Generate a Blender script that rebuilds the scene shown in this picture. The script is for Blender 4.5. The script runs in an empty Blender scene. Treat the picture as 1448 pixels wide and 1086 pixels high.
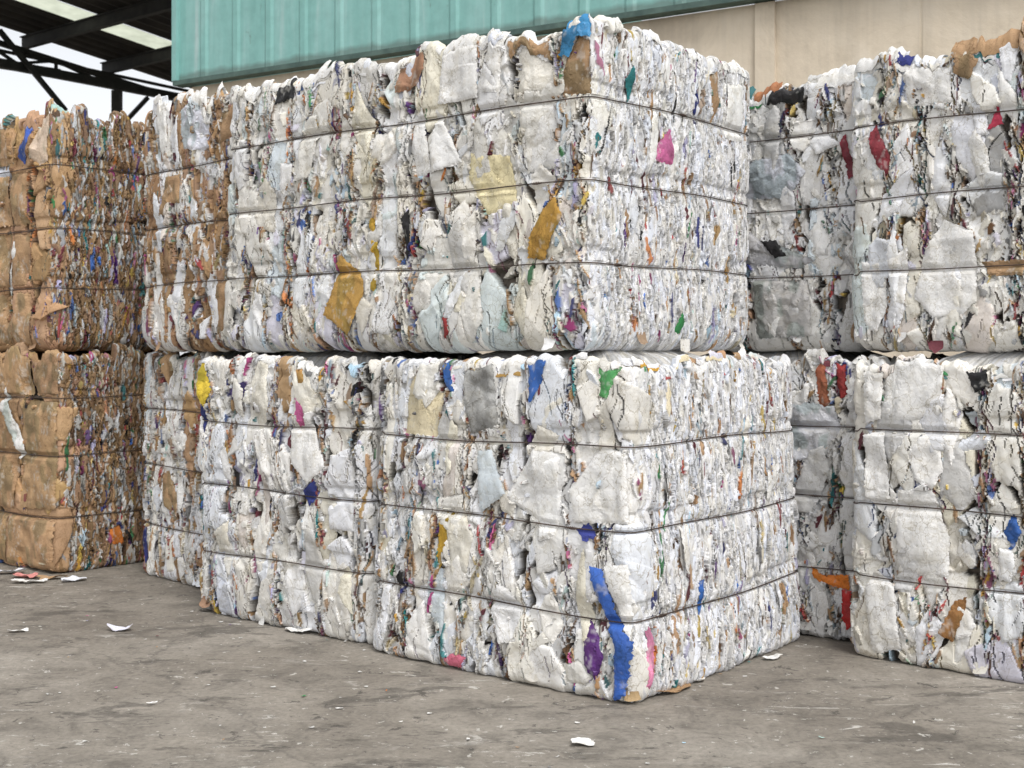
import bpy, math, random
import numpy as np
from mathutils import Vector
from mathutils.geometry import delaunay_2d_cdt

rng = np.random.default_rng(7)
random.seed(7)
scene = bpy.context.scene
COL = scene.collection
PI = math.pi

# ------------------------------------------------------------------ helpers
def tag(o, label=None, cat=None, group=None, kind=None):
    if label: o['label'] = label
    if cat: o['category'] = cat
    if group: o['group'] = group
    if kind: o['kind'] = kind
    return o

def empty(name, loc=(0, 0, 0), rz=0.0):
    o = bpy.data.objects.new(name, None)
    o.empty_display_size = 0.2
    o.location = loc
    o.rotation_euler = (0, 0, rz)
    COL.objects.link(o)
    return o

def link(name, me, mat, parent=None):
    o = bpy.data.objects.new(name, me)
    if mat: me.materials.append(mat)
    if parent: o.parent = parent
    COL.objects.link(o)
    return o

def mesh_np(name, co, faces4=None, faces3=None, col=None, smooth=False):
    """mesh out of numpy arrays; col is a per-vertex RGBA array"""
    me = bpy.data.meshes.new(name)
    co = np.asarray(co, np.float32)
    loops, starts, n = [], [], 0
    if faces4 is not None and len(faces4):
        f = np.asarray(faces4, np.int32); loops.append(f.ravel()); starts.append(np.arange(len(f)) * 4); n = len(f) * 4
    if faces3 is not None and len(faces3):
        f = np.asarray(faces3, np.int32); loops.append(f.ravel()); starts.append(n + np.arange(len(f)) * 3)
    loops = np.concatenate(loops).astype(np.int32); starts = np.concatenate(starts).astype(np.int32)
    me.vertices.add(len(co)); me.vertices.foreach_set('co', co.ravel())
    me.loops.add(len(loops)); me.loops.foreach_set('vertex_index', loops)
    me.polygons.add(len(starts)); me.polygons.foreach_set('loop_start', starts)
    me.update(calc_edges=True)
    me.polygons.foreach_set('use_smooth', np.full(len(starts), smooth, dtype=bool))
    if col is not None:
        at = me.color_attributes.new('paint', 'FLOAT_COLOR', 'POINT')
        c = np.ones((len(co), 4), np.float32); c[:, :col.shape[1]] = col
        at.data.foreach_set('color', c.ravel())
    return me

def vnoise(x, y, seed=0):
    """smooth value noise in 0..1"""
    x = np.asarray(x, np.float64); y = np.asarray(y, np.float64)
    xi = np.floor(x).astype(np.int64); yi = np.floor(y).astype(np.int64)
    fx = x - xi; fy = y - yi
    fx = fx * fx * (3 - 2 * fx); fy = fy * fy * (3 - 2 * fy)
    def h(a, b):
        n = (a * 374761393 + b * 668265263 + seed * 1442695041) & 0xffffffff
        n = ((n ^ (n >> 13)) * 1274126177) & 0xffffffff
        return ((n ^ (n >> 16)) & 0xffff) / 65535.0
    return (h(xi, yi) * (1 - fx) + h(xi + 1, yi) * fx) * (1 - fy) + (h(xi, yi + 1) * (1 - fx) + h(xi + 1, yi + 1) * fx) * fy

def fbm(x, y, seed=0, octv=3):
    t = 0; a = 0.5
    for k in range(octv):
        t = t + a * vnoise(x * 2 ** k, y * 2 ** k, seed + 31 * k); a *= 0.5
    return t / (1 - 0.5 ** octv)

def sstep(a, b, x):
    if a > b: return 1 - sstep(b, a, x)
    t = np.clip((x - a) / (b - a), 0, 1)
    return t * t * (3 - 2 * t)

class MB:
    """collects boxes, bars and prisms into ONE mesh"""
    def __init__(s): s.v = []; s.f = []
    def hexa(s, p):
        k = len(s.v); s.v += [tuple(q) for q in p]
        s.f += [tuple(k + i for i in q) for q in ((0, 3, 2, 1), (4, 5, 6, 7), (0, 1, 5, 4), (1, 2, 6, 5), (2, 3, 7, 6), (3, 0, 4, 7))]
    def bar(s, p, q, w, h, up=(0, 0, 1)):
        p = Vector(p); q = Vector(q); d = (q - p).normalized()
        up = Vector(up)
        if abs(d.dot(up)) > .97: up = Vector((1, 0, 0))
        sd = d.cross(up).normalized() * w / 2; u = sd.cross(d).normalized() * h / 2
        s.hexa([p - sd - u, p + sd - u, p + sd + u, p - sd + u, q - sd - u, q + sd - u, q + sd + u, q - sd + u])
    def ibeam(s, p, q, w, h, t=0.02):
        p = Vector(p); q = Vector(q); z = Vector((0, 0, h / 2 - t / 2))
        s.bar(p + z, q + z, w, t); s.bar(p - z, q - z, w, t)
        e = Vector((0, 0, 0))
        s.bar(p + e, q + e, t, h - 2 * t)
    def quad(s, a, b, c, d):
        k = len(s.v); s.v += [tuple(a), tuple(b), tuple(c), tuple(d)]; s.f.append((k, k + 1, k + 2, k + 3))
    def build(s, name, mat, parent=None):
        me = bpy.data.meshes.new(name); me.from_pydata(s.v, [], s.f); me.update()
        return link(name, me, mat, parent)

# ------------------------------------------------------------------ materials
def mat_new(name):
    m = bpy.data.materials.new(name); m.use_nodes = True
    nt = m.node_tree; b = nt.nodes['Principled BSDF']
    return m, nt, nt.nodes, nt.links, b

def mk_noise(ns, ls, vec, scale, detail=4, rough=.55, dist=0.0):
    n = ns.new('ShaderNodeTexNoise'); n.inputs['Scale'].default_value = scale
    n.inputs['Detail'].default_value = detail; n.inputs['Roughness'].default_value = rough
    n.inputs['Distortion'].default_value = dist
    if vec: ls.new(vec, n.inputs['Vector'])
    return n

def mk_ramp(ns, ls, fac, stops):
    r = ns.new('ShaderNodeValToRGB')
    e = r.color_ramp.elements
    while len(e) < len(stops): e.new(0.5)
    for i, (p, c) in enumerate(stops):
        e[i].position = p
        e[i].color = (c, c, c, 1) if isinstance(c, (int, float)) else (*c, 1)
    if fac: ls.new(fac, r.inputs['Fac'])
    return r

def mk_mix(ns, ls, a, b, fac, mode='MIX'):
    m = ns.new('ShaderNodeMix'); m.data_type = 'RGBA'; m.blend_type = mode
    for v, k in ((a, 6), (b, 7)):
        if hasattr(v, 'is_linked'): ls.new(v, m.inputs[k])
        else: m.inputs[k].default_value = (*v, 1)
    if hasattr(fac, 'is_linked'): ls.new(fac, m.inputs[0])
    else: m.inputs[0].default_value = fac
    return m.outputs[2]

def paper_material():
    m, nt, ns, ls, b = mat_new('waste_paper')
    at = ns.new('ShaderNodeAttribute'); at.attribute_name = 'paint'
    tc = ns.new('ShaderNodeTexCoord')
    # fine stains and faint print on the paper
    n1 = mk_noise(ns, ls, tc.outputs['Object'], 16, 5, .65, .6)
    r1 = mk_ramp(ns, ls, n1.outputs['Fac'], [(.30, (.80, .77, .70)), (.50, (1, 1, 1)), (.75, (.96, .97, 1.0))])
    c1 = mk_mix(ns, ls, at.outputs['Color'], r1.outputs['Color'], .85, 'MULTIPLY')
    n2 = mk_noise(ns, ls, tc.outputs['Object'], 85, 3, .6, .2)
    r2 = mk_ramp(ns, ls, n2.outputs['Fac'], [(.28, .70), (.42, 1.0)])
    c2 = mk_mix(ns, ls, c1, r2.outputs['Color'], .7, 'MULTIPLY')
    # thin dark wrinkle lines, crease shade painted into the paper colour
    wn0 = mk_noise(ns, ls, tc.outputs['Object'], 9, 4, .6)
    av0 = ns.new('ShaderNodeVectorMath'); av0.operation = 'MULTIPLY_ADD'; av0.inputs[1].default_value = (.12, .12, .12)
    ls.new(wn0.outputs['Color'], av0.inputs[0]); ls.new(tc.outputs['Object'], av0.inputs[2])
    mp0 = ns.new('ShaderNodeMapping'); mp0.inputs['Scale'].default_value = (1.5, 1.5, .7); ls.new(av0.outputs[0], mp0.inputs['Vector'])
    vf = ns.new('ShaderNodeTexVoronoi'); vf.feature = 'DISTANCE_TO_EDGE'; vf.inputs['Scale'].default_value = 13; ls.new(mp0.outputs[0], vf.inputs['Vector'])
    rf = mk_ramp(ns, ls, vf.outputs['Distance'], [(.0, 1), (.026, 0)])
    nm = mk_noise(ns, ls, tc.outputs['Object'], 6, 3); rm = mk_ramp(ns, ls, nm.outputs['Fac'], [(.40, 0), (.56, .8)])
    mf = ns.new('ShaderNodeMath'); mf.operation = 'MULTIPLY'; ls.new(rf.outputs['Color'], mf.inputs[0]); ls.new(rm.outputs['Color'], mf.inputs[1])
    c2 = mk_mix(ns, ls, c2, (.50, .46, .38), mf.outputs[0], 'MULTIPLY')
    vg = ns.new('ShaderNodeTexVoronoi'); vg.feature = 'DISTANCE_TO_EDGE'; vg.inputs['Scale'].default_value = 29; ls.new(mp0.outputs[0], vg.inputs['Vector'])
    rg2 = mk_ramp(ns, ls, vg.outputs['Distance'], [(.0, 1), (.045, 0)])
    nm2 = mk_noise(ns, ls, tc.outputs['Object'], 8, 3); rm2 = mk_ramp(ns, ls, nm2.outputs['Fac'], [(.46, 0), (.60, .75)])
    mf2 = ns.new('ShaderNodeMath'); mf2.operation = 'MULTIPLY'; ls.new(rg2.outputs['Color'], mf2.inputs[0]); ls.new(rm2.outputs['Color'], mf2.inputs[1])
    c2 = mk_mix(ns, ls, c2, (.58, .54, .46), mf2.outputs[0], 'MULTIPLY')
    ls.new(c2, b.inputs['Base Color'])
    rg = ns.new('ShaderNodeMapRange'); rg.inputs[1].default_value = 0; rg.inputs[2].default_value = 1
    rg.inputs[3].default_value = .28; rg.inputs[4].default_value = .75
    ls.new(at.outputs['Alpha'], rg.inputs[0]); ls.new(rg.outputs[0], b.inputs['Roughness'])
    b.inputs['Specular IOR Level'].default_value = .35
    # creases: sharp cell ridges plus soft wrinkles
    mp = ns.new('ShaderNodeMapping'); mp.inputs['Scale'].default_value = (1.25, 1.25, .8)
    wn = mk_noise(ns, ls, tc.outputs['Object'], 22, 2)
    av = ns.new('ShaderNodeVectorMath'); av.operation = 'MULTIPLY_ADD'
    ls.new(wn.outputs['Color'], av.inputs[0]); av.inputs[1].default_value = (.03, .03, .03)
    ls.new(tc.outputs['Object'], av.inputs[2]); ls.new(av.outputs[0], mp.inputs['Vector'])
    v1 = ns.new('ShaderNodeTexVoronoi'); v1.inputs['Scale'].default_value = 26; v1.feature = 'DISTANCE_TO_EDGE'
    ls.new(mp.outputs[0], v1.inputs['Vector'])
    rv = mk_ramp(ns, ls, v1.outputs['Distance'], [(0, 0), (.10, .8), (.4, 1)])
    v2 = ns.new('ShaderNodeTexVoronoi'); v2.inputs['Scale'].default_value = 58; v2.feature = 'DISTANCE_TO_EDGE'
    ls.new(mp.outputs[0], v2.inputs['Vector'])
    n3 = mk_noise(ns, ls, mp.outputs[0], 15, 5, .62, .3); n3.noise_type = 'RIDGED_MULTIFRACTAL'; n3.normalize = True
    a1 = ns.new('ShaderNodeMath'); a1.operation = 'MULTIPLY_ADD'; a1.inputs[1].default_value = .5
    ls.new(v2.outputs['Distance'], a1.inputs[0]); ls.new(rv.outputs['Color'], a1.inputs[2])
    a2 = ns.new('ShaderNodeMath'); a2.operation = 'MULTIPLY_ADD'; a2.inputs[1].default_value = .9
    ls.new(n3.outputs['Fac'], a2.inputs[0]); ls.new(a1.outputs[0], a2.inputs[2])
    bp = ns.new('ShaderNodeBump'); bp.inputs['Strength'].default_value = .20; bp.inputs['Distance'].default_value = .0022
    ls.new(a2.outputs[0], bp.inputs['Height']); ls.new(bp.outputs[0], b.inputs['Normal'])
    return m

def wire_material():
    m, nt, ns, ls, b = mat_new('rusty_wire')
    tc = ns.new('ShaderNodeTexCoord')
    n = mk_noise(ns, ls, tc.outputs['Object'], 30, 4)
    r = mk_ramp(ns, ls, n.outputs['Fac'], [(.35, (.035, .028, .026)), (.65, (.11, .075, .06))])
    ls.new(r.outputs['Color'], b.inputs['Base Color'])
    b.inputs['Metallic'].default_value = .3; b.inputs['Roughness'].default_value = .55
    return m

def ground_material():
    m, nt, ns, ls, b = mat_new('worn_concrete')
    tc = ns.new('ShaderNodeTexCoord'); P = tc.outputs['Object']
    big = mk_noise(ns, ls, P, .8, 5, .6, .4)
    base = mk_ramp(ns, ls, big.outputs['Fac'], [(.30, (.170, .150, .126)), (.5, (.240, .216, .184)), (.70, (.320, .293, .256))])
    mid = mk_noise(ns, ls, P, 5, 6, .7, .8)
    r2 = mk_ramp(ns, ls, mid.outputs['Fac'], [(.32, .55), (.47, .95), (.66, 1.22)])
    c = mk_mix(ns, ls, base.outputs['Color'], r2.outputs['Color'], .9, 'MULTIPLY')
    # directional scuffs, stretched along the drive direction
    mp = ns.new('ShaderNodeMapping'); mp.inputs['Rotation'].default_value = (0, 0, math.radians(-20)); mp.inputs['Scale'].default_value = (1.3, 3.4, 1)
    ls.new(P, mp.inputs['Vector'])
    sc = mk_noise(ns, ls, mp.outputs[0], 2.6, 7, .72, 1.3)
    rs = mk_ramp(ns, ls, sc.outputs['Fac'], [(.60, 0), (.66, 1)])
    pm = mk_noise(ns, ls, P, 1.3, 2)
    rp = mk_ramp(ns, ls, pm.outputs['Fac'], [(.45, 0), (.62, .75)])
    mm = ns.new('ShaderNodeMath'); mm.operation = 'MULTIPLY'; ls.new(rs.outputs['Color'], mm.inputs[0]); ls.new(rp.outputs['Color'], mm.inputs[1])
    c = mk_mix(ns, ls, c, (.55, .525, .485), mm.outputs[0])
    mps = ns.new('ShaderNodeMapping'); mps.inputs['Rotation'].default_value = (0, 0, math.radians(28)); mps.inputs['Scale'].default_value = (1.0, 4.5, 1)
    ls.new(P, mps.inputs['Vector'])
    s2 = mk_noise(ns, ls, mps.outputs[0], 3.4, 8, .78, 1.8)
    rs2 = mk_ramp(ns, ls, s2.outputs['Fac'], [(.60, 0), (.62, .9)])
    pm2 = mk_noise(ns, ls, P, 1.1, 3, .6); rp2 = mk_ramp(ns, ls, pm2.outputs['Fac'], [(.48, 0), (.58, 1)])
    mm2 = ns.new('ShaderNodeMath'); mm2.operation = 'MULTIPLY'; ls.new(rs2.outputs['Color'], mm2.inputs[0]); ls.new(rp2.outputs['Color'], mm2.inputs[1])
    c = mk_mix(ns, ls, c, (.62, .60, .56), mm2.outputs[0])
    # dark oily patches
    dk = mk_noise(ns, ls, mp.outputs[0], 1.5, 9, .74, .35)
    rd = mk_ramp(ns, ls, dk.outputs['Fac'], [(.395, .62), (.43, 0)])
    c = mk_mix(ns, ls, c, (.085, .077, .067), rd.outputs['Color'])
    # flaked spots
    dk2 = mk_noise(ns, ls, mp.outputs[0], 4.5, 8, .75, .4)
    rd2 = mk_ramp(ns, ls, dk2.outputs['Fac'], [(.36, .8), (.385, 0)])
    c = mk_mix(ns, ls, c, (.07, .064, .057), rd2.outputs['Color'])
    # pale specks and grit
    vo = ns.new('ShaderNodeTexVoronoi'); vo.inputs['Scale'].default_value = 26; vo.inputs['Randomness'].default_value = 1
    ls.new(P, vo.inputs['Vector'])
    rvo = mk_ramp(ns, ls, vo.outputs['Distance'], [(.06, 1), (.13, 0)])
    sel = mk_noise(ns, ls, P, 3.1, 3)
    rsel = mk_ramp(ns, ls, sel.outputs['Fac'], [(.52, 0), (.62, .7)])
    m3 = ns.new('ShaderNodeMath'); m3.operation = 'MULTIPLY'; ls.new(rvo.outputs['Color'], m3.inputs[0]); ls.new(rsel.outputs['Color'], m3.inputs[1])
    c = mk_mix(ns, ls, c, (.68, .65, .60), m3.outputs[0])
    gr = mk_noise(ns, ls, P, 55, 6, .75)
    rg = mk_ramp(ns, ls, gr.outputs['Fac'], [(.3, .62), (.5, 1), (.7, 1.25)])
    c = mk_mix(ns, ls, c, rg.outputs['Color'], .8, 'MULTIPLY')
    # chipped spots and pits
    pn = mk_noise(ns, ls, P, 11, 6, .75, .5); rpn = mk_ramp(ns, ls, pn.outputs['Fac'], [(.365, .8), (.39, 0)])
    c = mk_mix(ns, ls, c, (.075, .068, .06), rpn.outputs['Color'])
    pw = mk_noise(ns, ls, P, 19, 5, .75, .5); rpw = mk_ramp(ns, ls, pw.outputs['Fac'], [(.635, 0), (.655, .8)])
    c = mk_mix(ns, ls, c, (.58, .56, .52), rpw.outputs['Color'])
    # cracks
    vc = ns.new('ShaderNodeTexVoronoi'); vc.feature = 'DISTANCE_TO_EDGE'; vc.inputs['Scale'].default_value = .28
    wv = mk_noise(ns, ls, P, 2.2, 5, .65)
    ad = ns.new('ShaderNodeVectorMath'); ad.operation = 'MULTIPLY_ADD'; ad.inputs[1].default_value = (.5, .5, .5)
    ls.new(wv.outputs['Color'], ad.inputs[0]); ls.new(P, ad.inputs[2]); ls.new(ad.outputs[0], vc.inputs['Vector'])
    rc = mk_ramp(ns, ls, vc.outputs['Distance'], [(.001, .35), (.003, 0)])
    c = mk_mix(ns, ls, c, (.06, .055, .05), rc.outputs['Color'])
    ls.new(c, b.inputs['Base Color'])
    rr = mk_ramp(ns, ls, big.outputs['Fac'], [(.3, .62), (.7, .85)]); ls.new(rr.outputs['Color'], b.inputs['Roughness'])
    b.inputs['Specular IOR Level'].default_value = .3
    hs = ns.new('ShaderNodeMath'); hs.operation = 'MULTIPLY_ADD'; hs.inputs[1].default_value = .35
    ls.new(gr.outputs['Fac'], hs.inputs[0]); ls.new(mid.outputs['Fac'], hs.inputs[2])
    bp = ns.new('ShaderNodeBump'); bp.inputs['Strength'].default_value = .5; bp.inputs['Distance'].default_value = .012
    ls.new(hs.outputs[0], bp.inputs['Height']); ls.new(bp.outputs[0], b.inputs['Normal'])
    return m

def cladding_material():
    m, nt, ns, ls, b = mat_new('teal_sheet_metal')
    tc = ns.new('ShaderNodeTexCoord'); P = tc.outputs['Object']
    mp = ns.new('ShaderNodeMapping'); mp.inputs['Scale'].default_value = (2.6, 1, .22); ls.new(P, mp.inputs['Vector'])
    n = mk_noise(ns, ls, mp.outputs[0], 2.2, 5, .62, .3)
    r = mk_ramp(ns, ls, n.outputs['Fac'], [(.30, (.20, .43, .40)), (.50, (.235, .475, .445)), (.62, (.28, .51, .485)), (.76, (.44, .58, .57))])
    n2 = mk_noise(ns, ls, P, 7, 5, .65)
    r2 = mk_ramp(ns, ls, n2.outputs['Fac'], [(.3, .86), (.6, 1.04)])
    c = mk_mix(ns, ls, r.outputs['Color'], r2.outputs['Color'], .8, 'MULTIPLY')
    mpr = ns.new('ShaderNodeMapping'); mpr.inputs['Scale'].default_value = (3.2, 1, .55); ls.new(P, mpr.inputs['Vector'])
    nr_ = mk_noise(ns, ls, mpr.outputs[0], 1.9, 6, .7, .4); rr_ = mk_ramp(ns, ls, nr_.outputs['Fac'], [(.315, .7), (.36, 0)])
    c = mk_mix(ns, ls, c, (.13, .17, .14), rr_.outputs['Color'])
    # grime along the bottom edge
    sp = ns.new('ShaderNodeSeparateXYZ'); ls.new(P, sp.inputs[0])
    n3 = mk_noise(ns, ls, P, 5, 4)
    a = ns.new('ShaderNodeMath'); a.operation = 'MULTIPLY_ADD'; a.inputs[1].default_value = -.10
    ls.new(n3.outputs['Fac'], a.inputs[0]); ls.new(sp.outputs['Z'], a.inputs[2])
    rr = mk_ramp(ns, ls, a.outputs[0], [(.0, .6), (.05, 0)])
    c = mk_mix(ns, ls, c, (.10, .12, .10), rr.outputs['Color'])
    ls.new(c, b.inputs['Base Color']); b.inputs['Roughness'].default_value = .5
    return m

def render_wall_material():
    m, nt, ns, ls, b = mat_new('beige_concrete')
    tc = ns.new('ShaderNodeTexCoord'); P = tc.outputs['Object']
    n = mk_noise(ns, ls, P, 1.1, 9, .70, .3)
    r = mk_ramp(ns, ls, n.outputs['Fac'], [(.32, (.57, .485, .38)), (.48, (.72, .625, .495)), (.68, (.79, .70, .575))])
    mp = ns.new('ShaderNodeMapping'); mp.inputs['Scale'].default_value = (2.2, 1, .16); ls.new(P, mp.inputs['Vector'])
    n2 = mk_noise(ns, ls, mp.outputs[0], 2.4, 5, .65)
    r2 = mk_ramp(ns, ls, n2.outputs['Fac'], [(.3, .80), (.55, 1.0), (.8, 1.05)])
    c = mk_mix(ns, ls, r.outputs['Color'], r2.outputs['Color'], .8, 'MULTIPLY')
    ls.new(c, b.inputs['Base Color']); b.inputs['Roughness'].default_value = .9
    bp = ns.new('ShaderNodeBump'); bp.inputs['Strength'].default_value = .5; bp.inputs['Distance'].default_value = .04
    ls.new(n.outputs['Fac'], bp.inputs['Height']); ls.new(bp.outputs[0], b.inputs['Normal'])
    return m

def plain_material(name, c0, c1, scale=6, rough=.7, metal=0):
    m, nt, ns, ls, b = mat_new(name)
    tc = ns.new('ShaderNodeTexCoord')
    n = mk_noise(ns, ls, tc.outputs['Object'], scale, 5, .6)
    r = mk_ramp(ns, ls, n.outputs['Fac'], [(.35, c0), (.65, c1)])
    ls.new(r.outputs['Color'], b.inputs['Base Color'])
    b.inputs['Roughness'].default_value = rough; b.inputs['Metallic'].default_value = metal
    return m

def skylight_material():
    m, nt, ns, ls, b = mat_new('translucent_sheet')
    tc = ns.new('ShaderNodeTexCoord')
    n = mk_noise(ns, ls, tc.outputs['Object'], 3, 5, .6)
    r = mk_ramp(ns, ls, n.outputs['Fac'], [(.3, (.42, .45, .36)), (.7, (.60, .63, .52))])
    t = ns.new('ShaderNodeBsdfTranslucent'); ls.new(r.outputs['Color'], t.inputs['Color'])
    ls.new(t.outputs[0], ns['Material Output'].inputs['Surface'])
    return m

M_PAPER = paper_material(); M_WIRE = wire_material(); M_GROUND = ground_material()
M_TEAL = cladding_material(); M_BEIGE = render_wall_material()
M_STEEL = plain_material('dark_steel', (.010, .011, .011), (.028, .027, .025), 5, .75)
M_ROOF = plain_material('shade_dark_roof_sheet', (.012, .011, .010), (.035, .030, .025), 2, .9)  # shade under the shed roof put into a near-black base colour
M_TRIM = plain_material('grimy_flashing', (.05, .09, .08), (.10, .16, .14), 6, .7)
M_SKYL = skylight_material()

# ------------------------------------------------------------------ crumple tiles (faceted folds)
TRES, TN = 0.004, 900
def facet_tile(cell, seed):
    g = np.random.default_rng(seed)
    n = int(TN / cell) + 3
    px = (np.arange(n)[None, :] + g.uniform(-.45, .45, (n, n))) * cell - cell
    py = (np.arange(n)[:, None] + g.uniform(-.45, .45, (n, n))) * cell - cell
    hz = g.uniform(-1, 1, (n, n))
    T = np.zeros((TN, TN), np.float32)
    for j in range(n - 1):
        for i in range(n - 1):
            q = [(j, i), (j, i + 1), (j + 1, i + 1), (j + 1, i)]
            tris = ((0, 1, 2), (0, 2, 3)) if g.random() < .5 else ((0, 1, 3), (1, 2, 3))
            for t in tris:
                (x0, y0, z0), (x1, y1, z1), (x2, y2, z2) = [(px[q[k]], py[q[k]], hz[q[k]]) for k in t]
                den = (y1 - y2) * (x0 - x2) + (x2 - x1) * (y0 - y2)
                if abs(den) < 1e-6: continue
                xa, xb = max(0, int(min(x0, x1, x2))), min(TN - 1, int(max(x0, x1, x2)) + 1)
                ya, yb = max(0, int(min(y0, y1, y2))), min(TN - 1, int(max(y0, y1, y2)) + 1)
                if xa > xb or ya > yb: continue
                X = np.arange(xa, xb + 1)[None, :]; Y = np.arange(ya, yb + 1)[:, None]
                l0 = ((y1 - y2) * (X - x2) + (x2 - x1) * (Y - y2)) / den
                l1 = ((y2 - y0) * (X - x2) + (x0 - x2) * (Y - y2)) / den
                l2 = 1 - l0 - l1
                mk = (l0 >= -.001) & (l1 >= -.001) & (l2 >= -.001)
                sub = T[ya:yb + 1, xa:xb + 1]
                sub[mk] = (l0 * z0 + l1 * z1 + l2 * z2)[mk]
    return T
T1 = facet_tile(15, 1); T2 = facet_tile(6.5, 2)
yy, xx = np.mgrid[0:TN, 0:TN]
TW = (np.abs(fbm(xx * .10, yy * .06, 5, 3) - .5) * 4).astype(np.float32)     # wandering ridges
TILE = T1 * .75 + T2 * .34 - TW * .06
TILE -= TILE.mean()
def crumple(s, v, ox, oy):
    i = (np.abs(s / TRES + ox)).astype(np.int64) % TN; j = (np.abs(v / TRES + oy)).astype(np.int64) % TN
    return TILE[j, i]

def folds(g, x, y, n, amp, reach=.03):
    """straight creases: each bends the sheet a little along a line"""
    z = 0
    for _ in range(n):
        a = g.normal(0, .5) + (PI / 2 if g.random() < .3 else 0) if g.random() < .7 else g.uniform(0, PI)
        d = x * math.cos(a) + y * math.sin(a) - g.uniform(-.04, .04)
        z = z + g.choice((-1, 1)) * amp * np.minimum(np.abs(d) / reach, 1.0)
    return z

# ------------------------------------------------------------------ colours (linear)
WHITES = np.array([(.80, .79, .77), (.76, .755, .735), (.78, .79, .82), (.72, .70, .655), (.72, .745, .79), (.66, .655, .64), (.79, .77, .71), (.60, .60, .60)])
WP = np.array([.24, .2, .17, .1, .1, .08, .07, .04])
BITS = {
    'kraft': (.41, .262, .146), 'ochre': (.56, .32, .055), 'black': (.022, .021, .023), 'grey': (.25, .25, .25), 'navy': (.035, .045, .20),
    'blue': (.05, .16, .52), 'sky': (.42, .60, .74), 'teal': (.035, .25, .27), 'green': (.05, .27, .09), 'red': (.42, .05, .05),
    'pink': (.66, .14, .35), 'magenta': (.36, .05, .19), 'purple': (.13, .04, .25), 'yellow': (.72, .52, .10), 'lavender': (.50, .48, .72),
    'orange': (.66, .22, .04), 'maroon': (.16, .035, .05), 'brown': (.16, .085, .04), 'cream': (.68, .60, .42), 'mint': (.45, .66, .62)}
BN = list(BITS); BV = np.array([BITS[k] for k in BN])
BW = np.array([.13, .05, .10, .13, .04, .05, .06, .05, .03, .05, .03, .03, .03, .05, .05, .03, .05, .09, .08, .03]); BW /= BW.sum()
def white(g): 
    c = WHITES[g.choice(len(WHITES), p=WP / WP.sum())]
    return np.minimum(c * g.uniform(.92, 1.07), .86)
def bit(g):
    c = BV[g.choice(len(BN), p=BW)] * g.uniform(.55, 1.15); m = c.mean(); k = g.uniform(.0, .45)
    return c * (1 - k) + m * k
def soft(g):
    r = g.random()
    return kraft(g) if r < .10 else (PALE[g.integers(0, len(PALE))] if r < .75 else BV[BN.index('grey')] * g.uniform(.8, 1.8))
PALE = np.array([(.66, .69, .77), (.69, .68, .77), (.77, .735, .62), (.67, .735, .735), (.75, .69, .64), (.61, .67, .71)])
def tinted_white(g):
    if g.random() < .16: return PALE[g.integers(0, len(PALE))] * g.uniform(.9, 1.05)
    return white(g) * np.array([1.0, .988, .955])
def cool_white(g): return white(g) * np.array([.985, .995, 1.03])
KR = np.array(BITS['kraft'])
def kraft(g): return KR * np.array([1, g.uniform(.94, 1.05), g.uniform(.85, 1.15)]) * g.uniform(.72, 1.2)

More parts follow.
